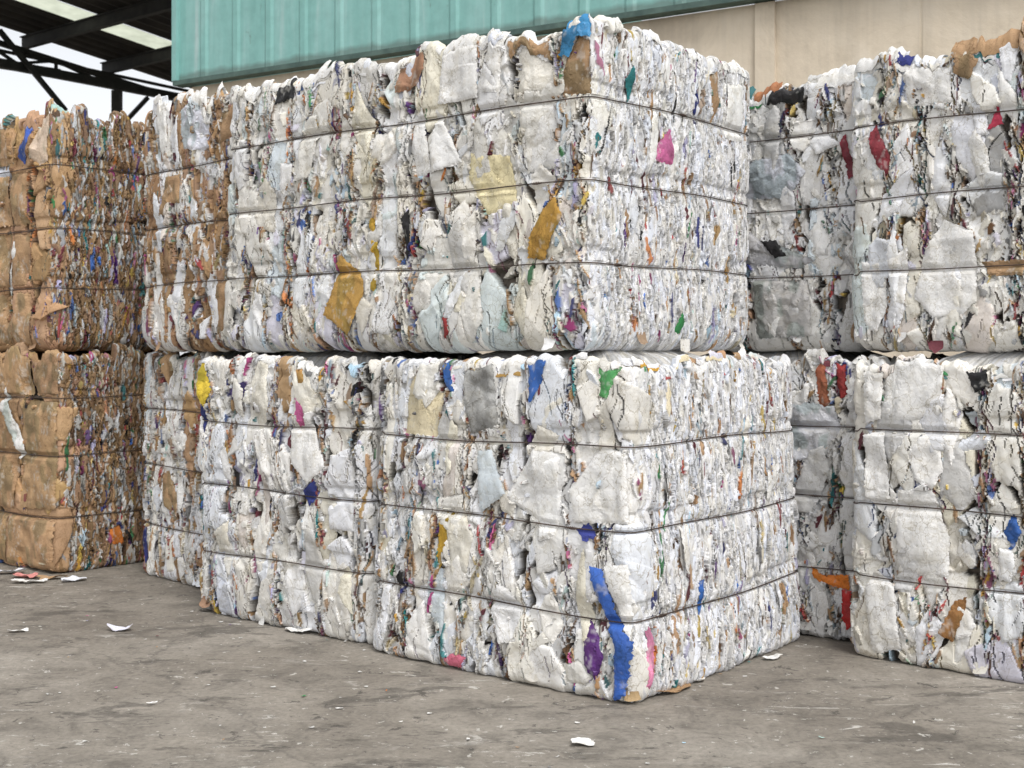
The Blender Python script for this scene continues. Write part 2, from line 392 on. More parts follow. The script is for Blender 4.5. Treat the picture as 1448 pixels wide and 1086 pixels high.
# ------------------------------------------------------------------ a bale
class Bale:
    def __init__(self, corner, theta, la, lb, z0, H, wires, seed, step=.004, end_fine=True, rim=.02, lean=0.0, end_step=None):
        """corner: the ground point where the long (front) face meets the right-hand end face; la along the front, lb along the end"""
        self.a, self.b, self.z0, self.H, self.r = la / 2, lb / 2, z0, H, .036
        self.g = np.random.default_rng(seed); self.seed = seed
        ct, st = math.cos(theta), math.sin(theta)
        cx = corner[0] - (self.a * ct + self.b * st) ; cy = corner[1] - (self.a * st - self.b * ct)
        self.root = empty('paper_bale', (cx, cy, z0), theta)
        a, b, r = self.a, self.b, self.r
        self.F = 2 * a - 2 * r; self.G = 2 * b - 2 * r; self.q = PI * r / 2
        self.per = 2 * (self.F + self.G) + 4 * self.q
        s_lo, s_hi = -.12, (self.F + self.q + self.G + .12) if end_fine else self.F + .22
        self.end_fine = end_fine
        fine = np.arange(s_lo, s_hi, step)
        if end_fine: fine = np.concatenate([np.arange(s_lo, self.F + .02, step), np.arange(self.F + .02, s_hi, end_step or step * .72)])
        coarse = np.arange(s_hi, s_lo + self.per - .012, .022)
        self.S = np.concatenate([fine, coarse]); self.nfine = len(fine); self.step = step
        self.V = np.linspace(0, H, int(H / step) + 1)
        self.wires = [w for w in wires]
        nv, ns = len(self.V), len(self.S)
        self.Hm = np.full((nv, ns), -.040, np.float32)
        g = self.g
        n = fbm(self.S[None, :] * 60, self.V[:, None] * 26, seed)[..., None]
        self.C = (np.array([.10, .085, .07]) * (.35 + 1.5 * n)).astype(np.float32)
        self.C = np.concatenate([self.C, np.ones((nv, ns, 1), np.float32)], 2)
        self.rim_amp = rim
        # columns of pressed sheets: rim height differs from one to the next
        edges = [-.6]
        while edges[-1] < self.per + .6: edges.append(edges[-1] + g.uniform(.035, .15))
        hs = g.normal(0, 1, len(edges)) * rim
        idx = np.searchsorted(edges, self.S) - 1
        self.rimz = hs[np.clip(idx, 0, len(hs) - 1)] + rim * 1.4 * (fbm(self.S * 14, 0 * self.S, seed + 3) - .5) * 2 + rim * .8 * (vnoise(self.S * 70, 0 * self.S, seed + 4) - .5)
        k = max(1, int(.012 / step)); ker = np.ones(k) / k
        self.rimz = np.convolve(self.rimz, ker, 'same')
        self.lean = lean if isinstance(lean, tuple) else (g.normal(0, .010), g.normal(0, .006), g.normal(0, .012))
        self.wphase = [g.uniform(0, 6) for _ in wires]

    # --- path round the bale
    def path(self, s):
        s = np.mod(np.asarray(s, np.float64), self.per)
        a, b, r, F, G, q = self.a, self.b, self.r, self.F, self.G, self.q
        x = np.zeros_like(s); y = np.zeros_like(s); nx = np.zeros_like(s); ny = np.zeros_like(s)
        c = 0.0
        for (L, sx, sy, dx, dy, cx, cy, a0) in (
            (F, -a + r, -b, 1, 0, a - r, -b + r, -PI / 2), (G, a, -b + r, 0, 1, a - r, b - r, 0),
            (F, a - r, b, -1, 0, -a + r, b - r, PI / 2), (G, -a, b - r, 0, -1, -a + r, -b + r, PI)):
            m = (s >= c) & (s < c + L); t = s - c
            x[m] = sx + dx * t[m]; y[m] = sy + dy * t[m]; nx[m] = dy; ny[m] = -dx
            c += L
            m = (s >= c) & (s <= c + q + 1e-9); an = a0 + (s - c) / r
            nx[m] = np.cos(an[m]); ny[m] = np.sin(an[m]); x[m] = cx + r * nx[m]; y[m] = cy + r * ny[m]
            c += q
        return x, y, nx, ny
    def sf(self, u): return 2 * self.a - self.r - u            # u metres left of the corner on the front face
    def se(self, u): return self.F + self.q + u - self.r        # u metres along the end face from the corner

    def mid(self, s):                                           # 0 at corners, 1 in the middle of a face
        s = np.mod(s, self.per); F, G, q = self.F, self.G, self.q
        out = np.zeros_like(s); c = 0
        for L in (F, G, F, G):
            m = (s >= c) & (s <= c + L); out[m] = np.sin(PI * (s[m] - c) / L) ; c += L + q
        return np.sqrt(np.clip(out, 0, 1))
    def wire_v(self, k, s): return self.wires[k] + .006 * np.sin(s * 2.1 + self.wphase[k]) + .003 * np.sin(s * 7.3 + 2 * self.wphase[k])
    def wire_off(self, s): return .002 + .016 * self.mid(s)

    def bulge(self, s, v):
        """slight swell between the wires; just above each wire a flat folded band that leans out to the wire, with a crease on top"""
        sh = np.broadcast(s, v).shape
        out = np.ones(sh); band = np.zeros(sh)
        for k in range(len(self.wires)):
            d = v - self.wire_v(k, s)
            bw = .036 + .026 * np.round(vnoise(s * 7, 0 * s, self.seed + 11 + k) * 3) / 3
            on = sstep(.30, .50, vnoise(s * 3.3, 0 * s, self.seed + 90 + k))
            dn = .05 + .05 * vnoise(s * 8, 0 * s, self.seed + 17 + k)
            f = np.where(d > 0, np.clip((d - bw * on) / .03, 0, 1), np.clip(-d / dn, 0, 1))
            out = np.minimum(out, f)
            band = band - np.where((d > 0) & (d < bw + .012), on * .007 * np.clip(d / bw, 0, 1) * (1 - sstep(0, .012, d - bw)), 0)
        H = self.H
        out = out * sstep(-.02, .12, v) * (.35 + .65 * sstep(0, .20, H - v))
        amp = (.003 + .009 * vnoise(s * 5, v * 2.2, self.seed + 23)) * (.5 + .5 * self.mid(s))
        return out * amp + band + self.wire_off(s)
    def pinch(self, s, v):
        p = np.ones(np.broadcast(s, v).shape)
        for k in range(len(self.wires)):
            p = np.minimum(p, sstep(.003, .024, np.abs(v - self.wire_v(k, s))))
        return p

    # --- paint one torn piece into the height field (z-buffer)
    def splat(self, cs, cv, w, h, rot, z, col, shape='poly', dome=.012, crump=.005, tilt=(0, 0), edge=.05, alpha=1.0, mottle=.05):
        g = self.g; R = max(w, h) * 1.25 + .01
        i0, i1 = np.searchsorted(self.S[:], (cs - R, cs + R)); j0, j1 = np.searchsorted(self.V, (cv - R, cv + R))
        if shape == 'leaf':
            i0, i1 = np.searchsorted(self.S, (cs - 2.2 * w - .6 * h * abs(rot) - .008, cs + 2.2 * w + .6 * h * abs(rot) + .008)); j0, j1 = np.searchsorted(self.V, (cv - h, cv + h))
        if i1 <= i0 or j1 <= j0: return
        s = self.S[None, i0:i1]; v = self.V[j0:j1, None]
        x = s - cs; y = v - cv
        c, sn = math.cos(rot), math.sin(rot)
        X = c * x + sn * y; Y = -sn * x + c * y
        ox, oy = g.integers(0, TN, 2)
        if shape == 'leaf':
            wb = g.uniform(-.5, .5) * w; ph = g.uniform(0, 6); fr = g.uniform(2, 5) / h
            yy = np.clip(Y / h, -1, 1)
            hw = w * np.sqrt(np.clip(1 - yy * yy, 0, 1)) * (1 + .35 * np.sin(Y * fr * 1.7 + ph * 2)) + 1e-5
            xx = X - wb * np.sin(Y * fr + ph) * 1.2
            r = np.abs(xx) / hw
            sgn = 1 if g.random() < .5 else -1
            z_ = z + tilt[0] * sgn * xx / w - dome * r * r + .25 * crump * crumple(s, v, ox, oy)
        else:
            n = g.integers(4, 8); an = (np.arange(n) + g.uniform(-.32, .32, n)) * 2 * PI / n + g.uniform(0, 6)
            d = g.uniform(.72, 1.0, n)
            r = np.full(X.shape, -1.0)
            for a_, d_ in zip(an, d): r = np.maximum(r, (X / w * math.cos(a_) + Y / h * math.sin(a_)) / d_)
            r = r + edge * (vnoise(s * 55 + ox, v * 55 + oy, 3) - .5) * 2 * min(1, .05 / w)
            z_ = z + tilt[0] * X / w + tilt[1] * Y / h - dome * (.12 * np.clip(r, 0, 1) ** 2 + .70 * np.clip(r, 0, 1) ** 22) + crump * crumple(s, v, ox, oy)
            if w > .03: z_ = z_ + folds(g, x, y, 5, g.uniform(.0015, .0045), g.uniform(.015, .04))
        Hs = self.Hm[j0:j1, i0:i1]
        m = (r < 1) & (z_ > Hs)
        if not m.any(): return
        Hs[m] = z_[m]
        cc = np.asarray(col)[None, None, :] * (1 + mottle * (fbm(s * 18 + ox, v * 14 + oy, 9, 2)[..., None] - .5) * 2)
        Cs = self.C[j0:j1, i0:i1]
        Cs[m, :3] = np.broadcast_to(cc, Cs[..., :3].shape)[m]; Cs[m, 3] = alpha

    # --- textures of a long face and of an end face
    def long_face(self, s0, s1, col_main=white, p_bit=.05, wmin=.07, wmax=.18, bits=1.0, bigrot=.10, small=1.0, dull=1.0):
        g = self.g; H = self.H; s = s0; L = s1 - s0
        cuts = []
        wand = lambda c, v: c + .045 * (float(vnoise(v * 3.2, c * 37.0, self.seed + 71)) - .5) * 2
        while s < s1:
            w = g.uniform(wmin, wmax); cuts.append(s)
            v = g.uniform(-.2, 0)
            while v < H:
                h = g.uniform(.12, .46)
                rot = g.normal(0, .05) if g.random() > bigrot else g.normal(0, .35)
                col = (col_main(g) if g.random() > p_bit else soft(g)) * dull
                self.splat(wand(s + w / 2, v + h / 2) + g.normal(0, .010), v + h / 2, w * g.uniform(.46, .58), h * g.uniform(.50, .62), rot, g.uniform(-.011, .009), col,
                           dome=g.uniform(.008, .018), crump=g.uniform(.0015, .0045), tilt=g.normal(0, .005, 2), alpha=1 if g.random() < .8 else .3)
                v += h * g.uniform(.7, 1)
            s += w
        for _ in range(int(9 * L * H)):
            self.splat(g.uniform(s0, s1), g.uniform(.05, H - .05), g.uniform(.03, .07), g.uniform(.06, .14), g.normal(0, .6), g.uniform(-.002, .010), col_main(g) * dull, dome=.010, crump=.003, tilt=g.normal(0, .006, 2))
        # the seams between columns stand open here and there
        for c in cuts:
            v = g.uniform(-.1, .1)
            while v < H:
                h = g.uniform(.03, .11)
                if g.random() < .5: self.crack(wand(c, v + h) + g.normal(0, .006), v + h, g.uniform(.0010, .0028), h, g.normal(0, .12), g.uniform(.008, .018), None if g.random() < .55 else bit(g) * .55)
                v += 2 * h * g.uniform(.8, 1.2)
        # torn slivers in the gaps between columns
        dens = np.array([g.uniform(.1, 1) ** 1.5 for _ in cuts]); dens /= dens.sum()
        hues = [bit(g) for _ in cuts]
        for _ in range(int(1050 * L * H * bits)):
            k = g.choice(len(cuts), p=dens); vv = g.uniform(0, H); c = wand(cuts[k], vv) + g.normal(0, .015)
            r = g.random()
            col = bit(g) if r < .30 else (hues[k] * g.uniform(.7, 1.3) if r < .42 else (col_main(g) * g.uniform(.5, 1) if r < .85 else kraft(g)))
            self.splat(c, vv, g.uniform(.002, .009), g.uniform(.015, .075), g.normal(0, .25), g.uniform(-.022, .0) if g.random() < .6 else g.uniform(.0, .012), col, 'leaf', dome=.003, crump=.004, tilt=(.004, 0), alpha=.6)
        for _ in range(int(230 * L * H * bits)):
            vv = g.uniform(0, H); c = wand(cuts[g.integers(0, len(cuts))], vv) + g.normal(0, .015) if g.random() < .8 else g.uniform(s0, s1)
            self.crack(c, vv, g.uniform(.0008, .0020), g.uniform(.015, .08), g.normal(0, .25), g.uniform(.006, .016), None if g.random() < .5 else bit(g) * .7)
        for _ in range(int(430 * L * H * small)):
            r = g.random(); col = (col_main(g) * g.uniform(.75, 1.02) if r < .88 else bit(g)) * dull
            c = cuts[g.integers(0, len(cuts))] + g.normal(0, .03) if g.random() < .6 else g.uniform(s0, s1)
            self.splat(c, g.uniform(0, H), g.uniform(.008, .026), g.uniform(.014, .065), g.normal(0, .4), g.uniform(-.016, .004), col, dome=.006, crump=.003, tilt=g.normal(0, .004, 2), edge=.12)
        for _ in range(int(300 * L * H * bits)):
            c = cuts[g.integers(0, len(cuts))] + g.normal(0, .012) if g.random() < .85 else g.uniform(s0, s1)
            self.crack(c, g.uniform(0, H), g.uniform(.0008, .0020), g.uniform(.015, .08), g.normal(0, .2), g.uniform(.006, .016), None if g.random() < .5 else bit(g) * .7)
        for _ in range(int(40 * L * H * bits)):
            self.crack(g.uniform(s0, s1), g.uniform(0, H), .0012, g.uniform(.012, .05), g.normal(0, .7), g.uniform(.003, .008))
        # rumpled patches: clusters of many small folded bits
        for _ in range(int(7 * L * small)):
            cs, cv = g.uniform(s0, s1), g.uniform(0, H); ww, hh = g.uniform(.02, .05), g.uniform(.06, .16)
            for _ in range(g.integers(25, 60)):
                col = (col_main(g) * g.uniform(.8, 1.02) if g.random() < .86 else bit(g)) * dull
                self.splat(cs + g.normal(0, ww), cv + g.normal(0, hh), g.uniform(.004, .014), g.uniform(.012, .045), g.normal(0, .35), g.uniform(-.006, .008), col, 'leaf' if g.random() < .5 else 'poly', dome=.004, crump=.003, tilt=(g.normal(0, .004), 0), edge=.12)

    def end_face(self, s0, s1, col_main=white, p_bit=.12, dens=1.0, p_kraft=.02, sh=1.0):
        g = self.g; H = self.H; L = s1 - s0
        # a few flat vertical panels that read through the edges
        for _ in range(int(10 * L)):
            self.splat(g.uniform(s0, s1), g.uniform(0, H), g.uniform(.015, .04), g.uniform(.06, .2), g.normal(0, .05), g.uniform(-.012, -.003), col_main(g), dome=.004, crump=.004)
        for _ in range(int(5600 * L * H * dens)):
            r = g.random()
            col = bit(g) if r < p_bit else (kraft(g) if r < p_bit + p_kraft else col_main(g) * g.uniform(.84, 1.05))
            w = g.uniform(.0024, .0105) if g.random() < .8 else g.uniform(.008, .016); h = sh * g.uniform(.014, .066) * (1.7 if g.random() < .15 else 1)
            self.splat(g.uniform(s0, s1), g.uniform(-.01, H + .01), w, h, g.normal(0, .15), g.normal(-.006, .0055), col, 'leaf', dome=.0025, crump=.003, tilt=(abs(g.normal(.0025, .0025)), 0), alpha=1 if g.random() < .8 else .4)
        for _ in range(int(800 * L * H)):
            self.crack(g.uniform(s0 + .07, s1), g.uniform(0, H), g.uniform(.0008, .0020), g.uniform(.012, .06), g.normal(0, .1), g.uniform(.006, .016))

    def crack(self, cs, cv, w, h, rot, depth, tint=None):
        """a narrow open tear in the pressed sheets"""
        g = self.g; m_ = 3 * w + .6 * h * abs(math.sin(rot)) + .012 + .25 * h
        i0, i1 = np.searchsorted(self.S, (cs - m_, cs + m_)); j0, j1 = np.searchsorted(self.V, (cv - h, cv + h))
        if i1 - i0 < 2 or j1 <= j0: return
        s = self.S[None, i0:i1]; v = self.V[j0:j1, None]; x = s - cs; y = v - cv
        yy = np.clip(y / h, -1, 1); ph = g.uniform(0, 6)
        cx = math.tan(rot) * y + .10 * h * np.sin(y / h * 3.1 + ph) + .004 * (vnoise(v * 40, 0 * v, int(ph * 100)) - .5) * 2
        ds = self.S[min(i0 + 1, len(self.S) - 1)] - self.S[i0]
        hw = np.maximum(w * np.sqrt(1 - yy * yy) * (.5 + vnoise(v * 60, 0 * v, int(ph * 77))), .505 * min(ds, .0042) * (np.abs(yy) < .97) * (vnoise(v * 90, 0 * v, int(ph * 55)) > .22))
        m = np.abs(x - cx) < hw
        Hs = self.Hm[j0:j1, i0:i1]; Hs[m] -= depth
        Cs = self.C[j0:j1, i0:i1]
        Cs[m, :3] = Cs[m, :3] * .62 if tint is None else np.asarray(tint)

    # --- finish: displacement, scraps that lie on the face, mesh
    def solve(self):
        s = self.S[None, :]; v = self.V[:, None]
        p = self.pinch(s, v)
        bl = self.bulge(s, v)
        D = self.Hm * (.5 + .5 * p) + bl
        for k in range(len(self.wires)):
            near = np.abs(v - self.wire_v(k, s)) < .007
            D = np.where(near, np.minimum(D, self.wire_off(s) - .003), D)
        self.D = D.astype(np.float32)
        k = max(2, int(.042 / self.step))
        B = np.pad(self.D, k, mode='edge').cumsum(0).cumsum(1)
        n = 2 * k
        self.Ds = ((B[n:, n:] - B[:-n, n:] - B[n:, :-n] + B[:-n, :-n]) / (n * n))[:self.D.shape[0], :self.D.shape[1]]

    def pos(self, s, v, h):
        s, v, h = np.broadcast_arrays(np.asarray(s, float), np.asarray(v, float), np.asarray(h, float))
        x, y, nx, ny = self.path(s); H = self.H; rv = .03
        rb = rv if self.z0 < .01 else .075
        t = np.clip((v - (H - rv)) / rv, 0, 1); tb = np.clip((rb - v) / rb, 0, 1)
        tt = np.maximum(t, tb); c = np.sqrt(np.clip(1 - tt * tt, 0, 1))
        ins = np.where(tb > 0, rb, rv) * (1 - c) * .8
        rad = -ins + h * (.35 + .65 * c)
        rz = np.interp(np.mod(s - self.S[0], self.per) + self.S[0], self.S, self.rimz)
        tw = self.wires[-1] if self.wires else .5 * H
        z = v + np.maximum(h, 0) * (t - tb) * .3 + rz * sstep(tw + .02, H, v)
        bz = .012 * (vnoise(s * 13, 0 * s, self.seed + 40) - .35)
        z = z + np.maximum(bz, 0) * (1 - sstep(0, .12, v))
        if self.z0 < .01: z = np.maximum(z, .001)
        return self.warp(np.stack([x + nx * rad, y + ny * rad, z], -1), v)

    def warp(self, P, v):
        lx, ly, tp = self.lean; t = v / self.H - .5
        P[..., 0] = P[..., 0] * (1 - tp * t) + lx * t; P[..., 1] = P[..., 1] * (1 - tp * t) + ly * t
        return P

    def grid(self, A, s, v):
        i = np.clip(np.searchsorted(self.S, s), 0, len(self.S) - 1); j = np.clip(np.round(v / self.H * (len(self.V) - 1)).astype(int), 0, len(self.V) - 1)
        return A[j, i]

    def patch(self, name, poly, col, lift=.006, crump=.004, label=None, alpha=1.0, dome=.007, jag=.005, mottle=.05, sub=.0065, poke=None):
        poke = poke or (.020 if label or name != 'paper_sheet' else .011)
        """one torn sheet lying on the face; poly in (s, v) metres"""
        g = self.g; P = np.array(poly, float)
        if name != 'paper_sheet': crump = crump * 1.7; jag = jag * 1.3
        # densify and roughen the outline
        out = []
        for k in range(len(P)):
            p, q = P[k], P[(k + 1) % len(P)]; L = np.linalg.norm(q - p); n = max(1, int(L / sub))
            for t in range(n): out.append(p + (q - p) * t / n + g.normal(0, jag * (.35 if t else .2), 2))
        out = np.array(out)
        x0, y0 = out.min(0); x1, y1 = out.max(0)
        gx, gy = np.meshgrid(np.arange(x0, x1, sub), np.arange(y0, y1, sub))
        pts = np.stack([gx.ravel(), gy.ravel()], 1) + g.uniform(-.25, .25, (gx.size, 2)) * sub
        def inside(q):
            r = np.zeros(len(q), bool)
            for k in range(len(out)):
                a, b = out[k], out[(k + 1) % len(out)]
                c = ((a[1] > q[:, 1]) != (b[1] > q[:, 1])) & (q[:, 0] < (b[0] - a[0]) * (q[:, 1] - a[1]) / (b[1] - a[1] + 1e-12) + a[0])
                r ^= c
            return r
        def edist(q):
            d = np.full(len(q), 9.0)
            for k in range(len(P)):
                a, b = P[k], P[(k + 1) % len(P)]; ab = b - a
                t = np.clip(((q - a) @ ab) / (ab @ ab + 1e-12), 0, 1); d = np.minimum(d, np.linalg.norm(q - a - t[:, None] * ab, axis=1))
            return d
        keep = inside(pts); pts = pts[keep]; pts = pts[edist(pts) > sub * .55]
        allp = np.concatenate([out, pts]) if len(pts) else out
        n0 = len(out)
        r = delaunay_2d_cdt([Vector(p) for p in allp], [(k, (k + 1) % n0) for k in range(n0)], [], 1, 1e-6)
        co = np.array([(p.x, p.y) for p in r[0]]); tri = [f for f in r[2] if len(f) == 3]
        if not tri: return None
        ox, oy = g.integers(0, TN, 2)
        fs_ = [(g.uniform(0, PI), g.uniform(.2, .8), g.choice((-1, 1)) * g.uniform(.0015, .004)) for _ in range(4)]
        def fz(q):
            z = 0
            for a_, t_, am in fs_:
                c0 = P.min(0) + (P.max(0) - P.min(0)) * t_
                z = z + am * np.minimum(np.abs((q[:, 0] - c0[0]) * math.cos(a_) + (q[:, 1] - c0[1]) * math.sin(a_)) / .03, 1)
            return z
        def height(q):
            e = np.clip(edist(q) / .025, 0, 1)
            sf = (q[:, 0] / .6 + ox, q[:, 1] / .6 + oy)
            h = self.grid(self.Ds, q[:, 0], q[:, 1]) + lift - dome * .8 * (1 - e) ** 4 + crump * crumple(q[:, 0], q[:, 1], ox, oy) + fz(q) - lift * .15
            pn = self.pinch(q[:, 0], q[:, 1])
            return pn * h + (1 - pn) * (self.wire_off(q[:, 0]) - .003)
        h = height(co)
        # press the face down underneath
        i0, i1 = np.searchsorted(self.S, (x0 - .01, x1 + .01)); j0, j1 = np.searchsorted(self.V, (y0 - .01, y1 + .01))
        if i1 > i0 and j1 > j0:
            SS, VV = np.meshgrid(self.S[i0:i1], self.V[j0:j1]); q = np.stack([SS.ravel(), VV.ravel()], 1)
            m = inside(q)
            if m.any():
                sub_ = self.D[j0:j1, i0:i1].ravel().copy(); hh = height(q[m]) - .003
                sub_[m] = np.where(sub_[m] < hh + poke, np.minimum(sub_[m], hh), sub_[m]); self.D[j0:j1, i0:i1] = sub_.reshape(SS.shape)
        c = np.asarray(col)[None, :] * (1 + mottle * (fbm(co[:, 0] * 18 + ox, co[:, 1] * 14 + oy, 9, 2)[:, None] - .5) * 2)
        if name != 'paper_sheet':
            k2 = sstep(.52, .60, fbm(co[:, 0] * 22 + oy, co[:, 1] * 12 + ox, 15, 2))[:, None] * .45; c = c * (1 - k2 * np.array([[.7, .55, .6]]))
        if np.ptp(np.asarray(col)) > .10 or np.mean(col) < .3:      # printed or coloured: worn pale along creases, streaked
            wr = vnoise(co[:, 0] * 150 + ox, co[:, 1] * 70 + oy, 12) * .55 + vnoise(co[:, 0] * 20 + ox, co[:, 1] * 14, 13) * .45
            k = sstep(.70, .76, wr)[:, None] * .35
            c = c * (.72 + .5 * vnoise(co[:, 0] * 28 + ox, co[:, 1] * 17 + oy, 14)[:, None]); c = c * (1 - k) + np.array([[.62, .61, .58]]) * k
        c = np.concatenate([c, np.full((len(c), 1), alpha)], 1)
        me = mesh_np(name, self.pos(co[:, 0], co[:, 1], h), None, tri, c, smooth=False)
        o = link(name, me, M_PAPER, self.root)
        if label: o['label'] = label
        return o

    def sheets(self, s0, s1, n, col_main=white, wr=(.03, .075), hr=(.06, .19), bigrot=.25, v0=.02, v1=None, name='paper_sheet'):
        g = self.g; v1 = v1 or self.H - .03
        for _ in range(n):
            w, h = g.uniform(*wr), g.uniform(*hr); cs, cv = g.uniform(s0 + w, s1 - w), g.uniform(v0, v1)
            rot = g.normal(0, .1) if g.random() > bigrot else g.normal(0, .5)
            k = g.integers(4, 7); an = np.sort((np.arange(k) + g.uniform(-.3, .3, k)) * 2 * PI / k + g.uniform(0, 6))
            rr = g.uniform(.7, 1.15, k)
            X, Y = np.cos(an) * rr * w, np.sin(an) * rr * h
            c, sn = math.cos(rot), math.sin(rot)
            px, py = cs + c * X - sn * Y, np.clip(cv + sn * X + c * Y, .004, self.H - .012)
            self.patch(name, np.stack([px, py], 1), col_main(g), lift=g.uniform(.002, .009), crump=g.uniform(.003, .006), dome=g.uniform(.004, .014))

    def flap(self, s, v, w, h, col, back=.6, out=.004, twist=0.0, name='paper_flap', down=False, alpha=1.0, ang=0.0, crump=.006):
        """loose sheet that stands off the rim; back > 0 bends it over the top, < 0 hangs it outward"""
        g = self.g; nu, nj = max(5, int(2 * w / .008)), max(5, int(h / .008))
        u = np.linspace(-1, 1, nu); j = np.linspace(0, 1, nj); U, J = np.meshgrid(u, j)
        tap = g.uniform(-.2, .25); skew = g.normal(0, .25); ox, oy = g.integers(0, TN, 2)
        wid = w * (1 - tap * J) * (1 + .10 * (vnoise(J * 4 + ox, 0 * J, 2) - .5))
        top = 1 - .35 * np.abs(U - g.uniform(-.8, .8)) * g.uniform(.2, 1) - .12 * vnoise(U * 5 + ox, U * 0, 6)
        Lj = J * top * h
        ss = s + U * wid + skew * w * J
        base = self.pos(ss, np.full_like(ss, v), self.grid(self.Ds, ss.ravel(), np.full(ss.size, v)).reshape(ss.shape) + out)
        _, _, nx, ny = self.path(ss)
        # arc length along a bend
        k = back / max(h, .01)
        a = k * Lj
        fwd = np.where(np.abs(k) > 1e-3, (1 - np.cos(a)) / (k if abs(k) > 1e-3 else 1), 0); up = np.where(np.abs(k) > 1e-3, np.sin(a) / (k if abs(k) > 1e-3 else 1), Lj)
        ca, sa = math.cos(ang), math.sin(ang)
        o_ = ca * (-fwd) + sa * up; z_ = ca * up + sa * fwd
        if down: z_ = -z_
        cr = crump * crumple(ss, Lj, ox, oy) * (.3 + J)
        P = base + np.stack([nx * (o_ + cr), ny * (o_ + cr), z_ + cr * .5], -1)
        idx = np.arange(nu * nj).reshape(nj, nu)
        f = np.stack([idx[:-1, :-1], idx[:-1, 1:], idx[1:, 1:], idx[1:, :-1]], -1).reshape(-1, 4)
        c = np.asarray(col)[None, :] * (1 + .06 * (fbm(ss.ravel() * 18 + ox, Lj.ravel() * 14, 9, 2)[:, None] - .5) * 2)
        c = np.concatenate([c, np.full((len(c), 1), alpha)], 1)
        return link(name, mesh_np(name, P.reshape(-1, 3), f, None, c), M_PAPER, self.root)

    def rim_flaps(self, s0, s1, n, col_main=white, p_bit=.18, hr=(.04, .11), wr=(.015, .06)):
        g = self.g
        for _ in range(n):
            s = g.uniform(s0, s1); h = g.uniform(*hr)
            self.flap(s, self.H - g.uniform(.02, .06), g.uniform(*wr), h, bit(g) if g.random() < p_bit else col_main(g), back=g.uniform(.9, 2.4), out=g.uniform(-.004, .004))

    def foot_flaps(self, s0, s1, n, col_main=white, p_bit=.2):
        g = self.g
        for _ in range(n):
            self.flap(g.uniform(s0, s1), g.uniform(.03, .07), g.uniform(.012, .045), g.uniform(.03, .07), bit(g) if g.random() < p_bit else col_main(g), back=-g.uniform(.2, 1.2), out=.0, down=True)

    def finish(self, label, group, top_col=None):
        nv, ns = self.D.shape
        P = self.pos(self.S[None, :], self.V[:, None], self.D).reshape(-1, 3)
        C = self.C.reshape(-1, 4)
        co, cl = [P], [C]
        g = self.g
        ringsT = (.985, .965, .94, .90, .85, .78, .70, .6, .45, .2)
        top = P[(nv - 1) * ns:]; bot = P[:ns]
        zt = np.percentile(top[:, 2], 15) - .03; zc = zt if self.z0 > .01 else 1.107
        for sc in ringsT:
            R = top.copy(); R[:, :2] *= sc; R[:, 2] = top[:, 2] * sc ** 25 + zt * (1 - sc ** 25); R[:, 2] += (zc - R[:, 2]) * float(sstep(.74, .5, sc)) + (.035 if sc > .8 or self.z0 > .01 else .008) * (fbm(R[:, 0] * 26, R[:, 1] * 26, self.seed + 50) - .6)
            co.append(R); t = vnoise(R[:, 0] * 45, R[:, 1] * 45, self.seed + 60)[:, None]
            tint = WHITES[(np.floor(t[:, 0] * 7.99)).astype(int)] * (.35 + .75 * vnoise(R[:, 0] * 90, R[:, 1] * 90, self.seed + 61)[:, None])
            if top_col is not None: tint = tint * np.array(top_col)
            cl.append(np.concatenate([tint, np.ones((ns, 1))], 1))
        zb = .004
        for sc in (.97, .8, .4):
            R = bot.copy(); R[:, :2] *= sc; R[:, 2] = R[:, 2] * .5 + zb; co.append(R); cl.append(np.tile([.2, .18, .15, 1], (ns, 1)))
        nT, nB = len(ringsT), 3
        rows = list(range(nv)) + [nv + k for k in range(nT)]
        i = np.arange(ns); i2 = (i + 1) % ns
        fs = []
        r0 = np.array(rows[:-1])[:, None] * ns; r1 = np.array(rows[1:])[:, None] * ns
        fs.append(np.stack([r0 + i, r0 + i2, r1 + i2, r1 + i], -1).reshape(-1, 4))
        brow = [0] + [nv + nT + k for k in range(nB)]
        for p, q in zip(brow[:-1], brow[1:]): fs.append(np.stack([p * ns + i2, p * ns + i, q * ns + i, q * ns + i2], -1))
        co = np.concatenate(co); cl = np.concatenate(cl)
        # close the middle of top and bottom with a fan
        co = np.concatenate([co, [[0, 0, zc]], [[0, 0, zb]]]); cl = np.concatenate([cl, [[.5, .5, .5, 1]], [[.2, .2, .2, 1]]])
        lt = (nv + nT - 1) * ns; lb = (nv + nT + nB - 1) * ns; n = len(co)
        f3 = np.concatenate([np.stack([lt + i, lt + i2, np.full(ns, n - 2)], -1), np.stack([lb + i2, lb + i, np.full(ns, n - 1)], -1)])
        me = mesh_np('pressed_paper', co, np.concatenate(fs), f3, cl)
        link('pressed_paper', me, M_PAPER, self.root)
        for k in range(len(self.wires)): self.wire(k)
        tag(self.root, label, 'bale', group)
        return self.root

    def wire(self, k, rad=.0023):
        n = int(self.per / .012); s = np.linspace(0, self.per, n, endpoint=False)
        v = self.wire_v(k, s); h = self.wire_off(s) + .0018 + .0012 * (vnoise(s * 40, 0 * s, 70 + k) - .5)
        x, y, nx, ny = self.path(s); c = self.warp(np.stack([x + nx * h, y + ny * h, v], -1), v)
        m = 6; an = np.arange(m) * 2 * PI / m
        N = np.stack([nx, ny, 0 * nx], -1)
        P = c[:, None, :] + rad * (np.cos(an)[None, :, None] * N[:, None, :] + np.sin(an)[None, :, None] * np.array([0, 0, 1.0]))
        i = np.arange(n)[:, None]; j = np.arange(m)[None, :]
        f = np.stack([i * m + j, ((i + 1) % n) * m + j, ((i + 1) % n) * m + (j + 1) % m, i * m + (j + 1) % m], -1).reshape(-1, 4)
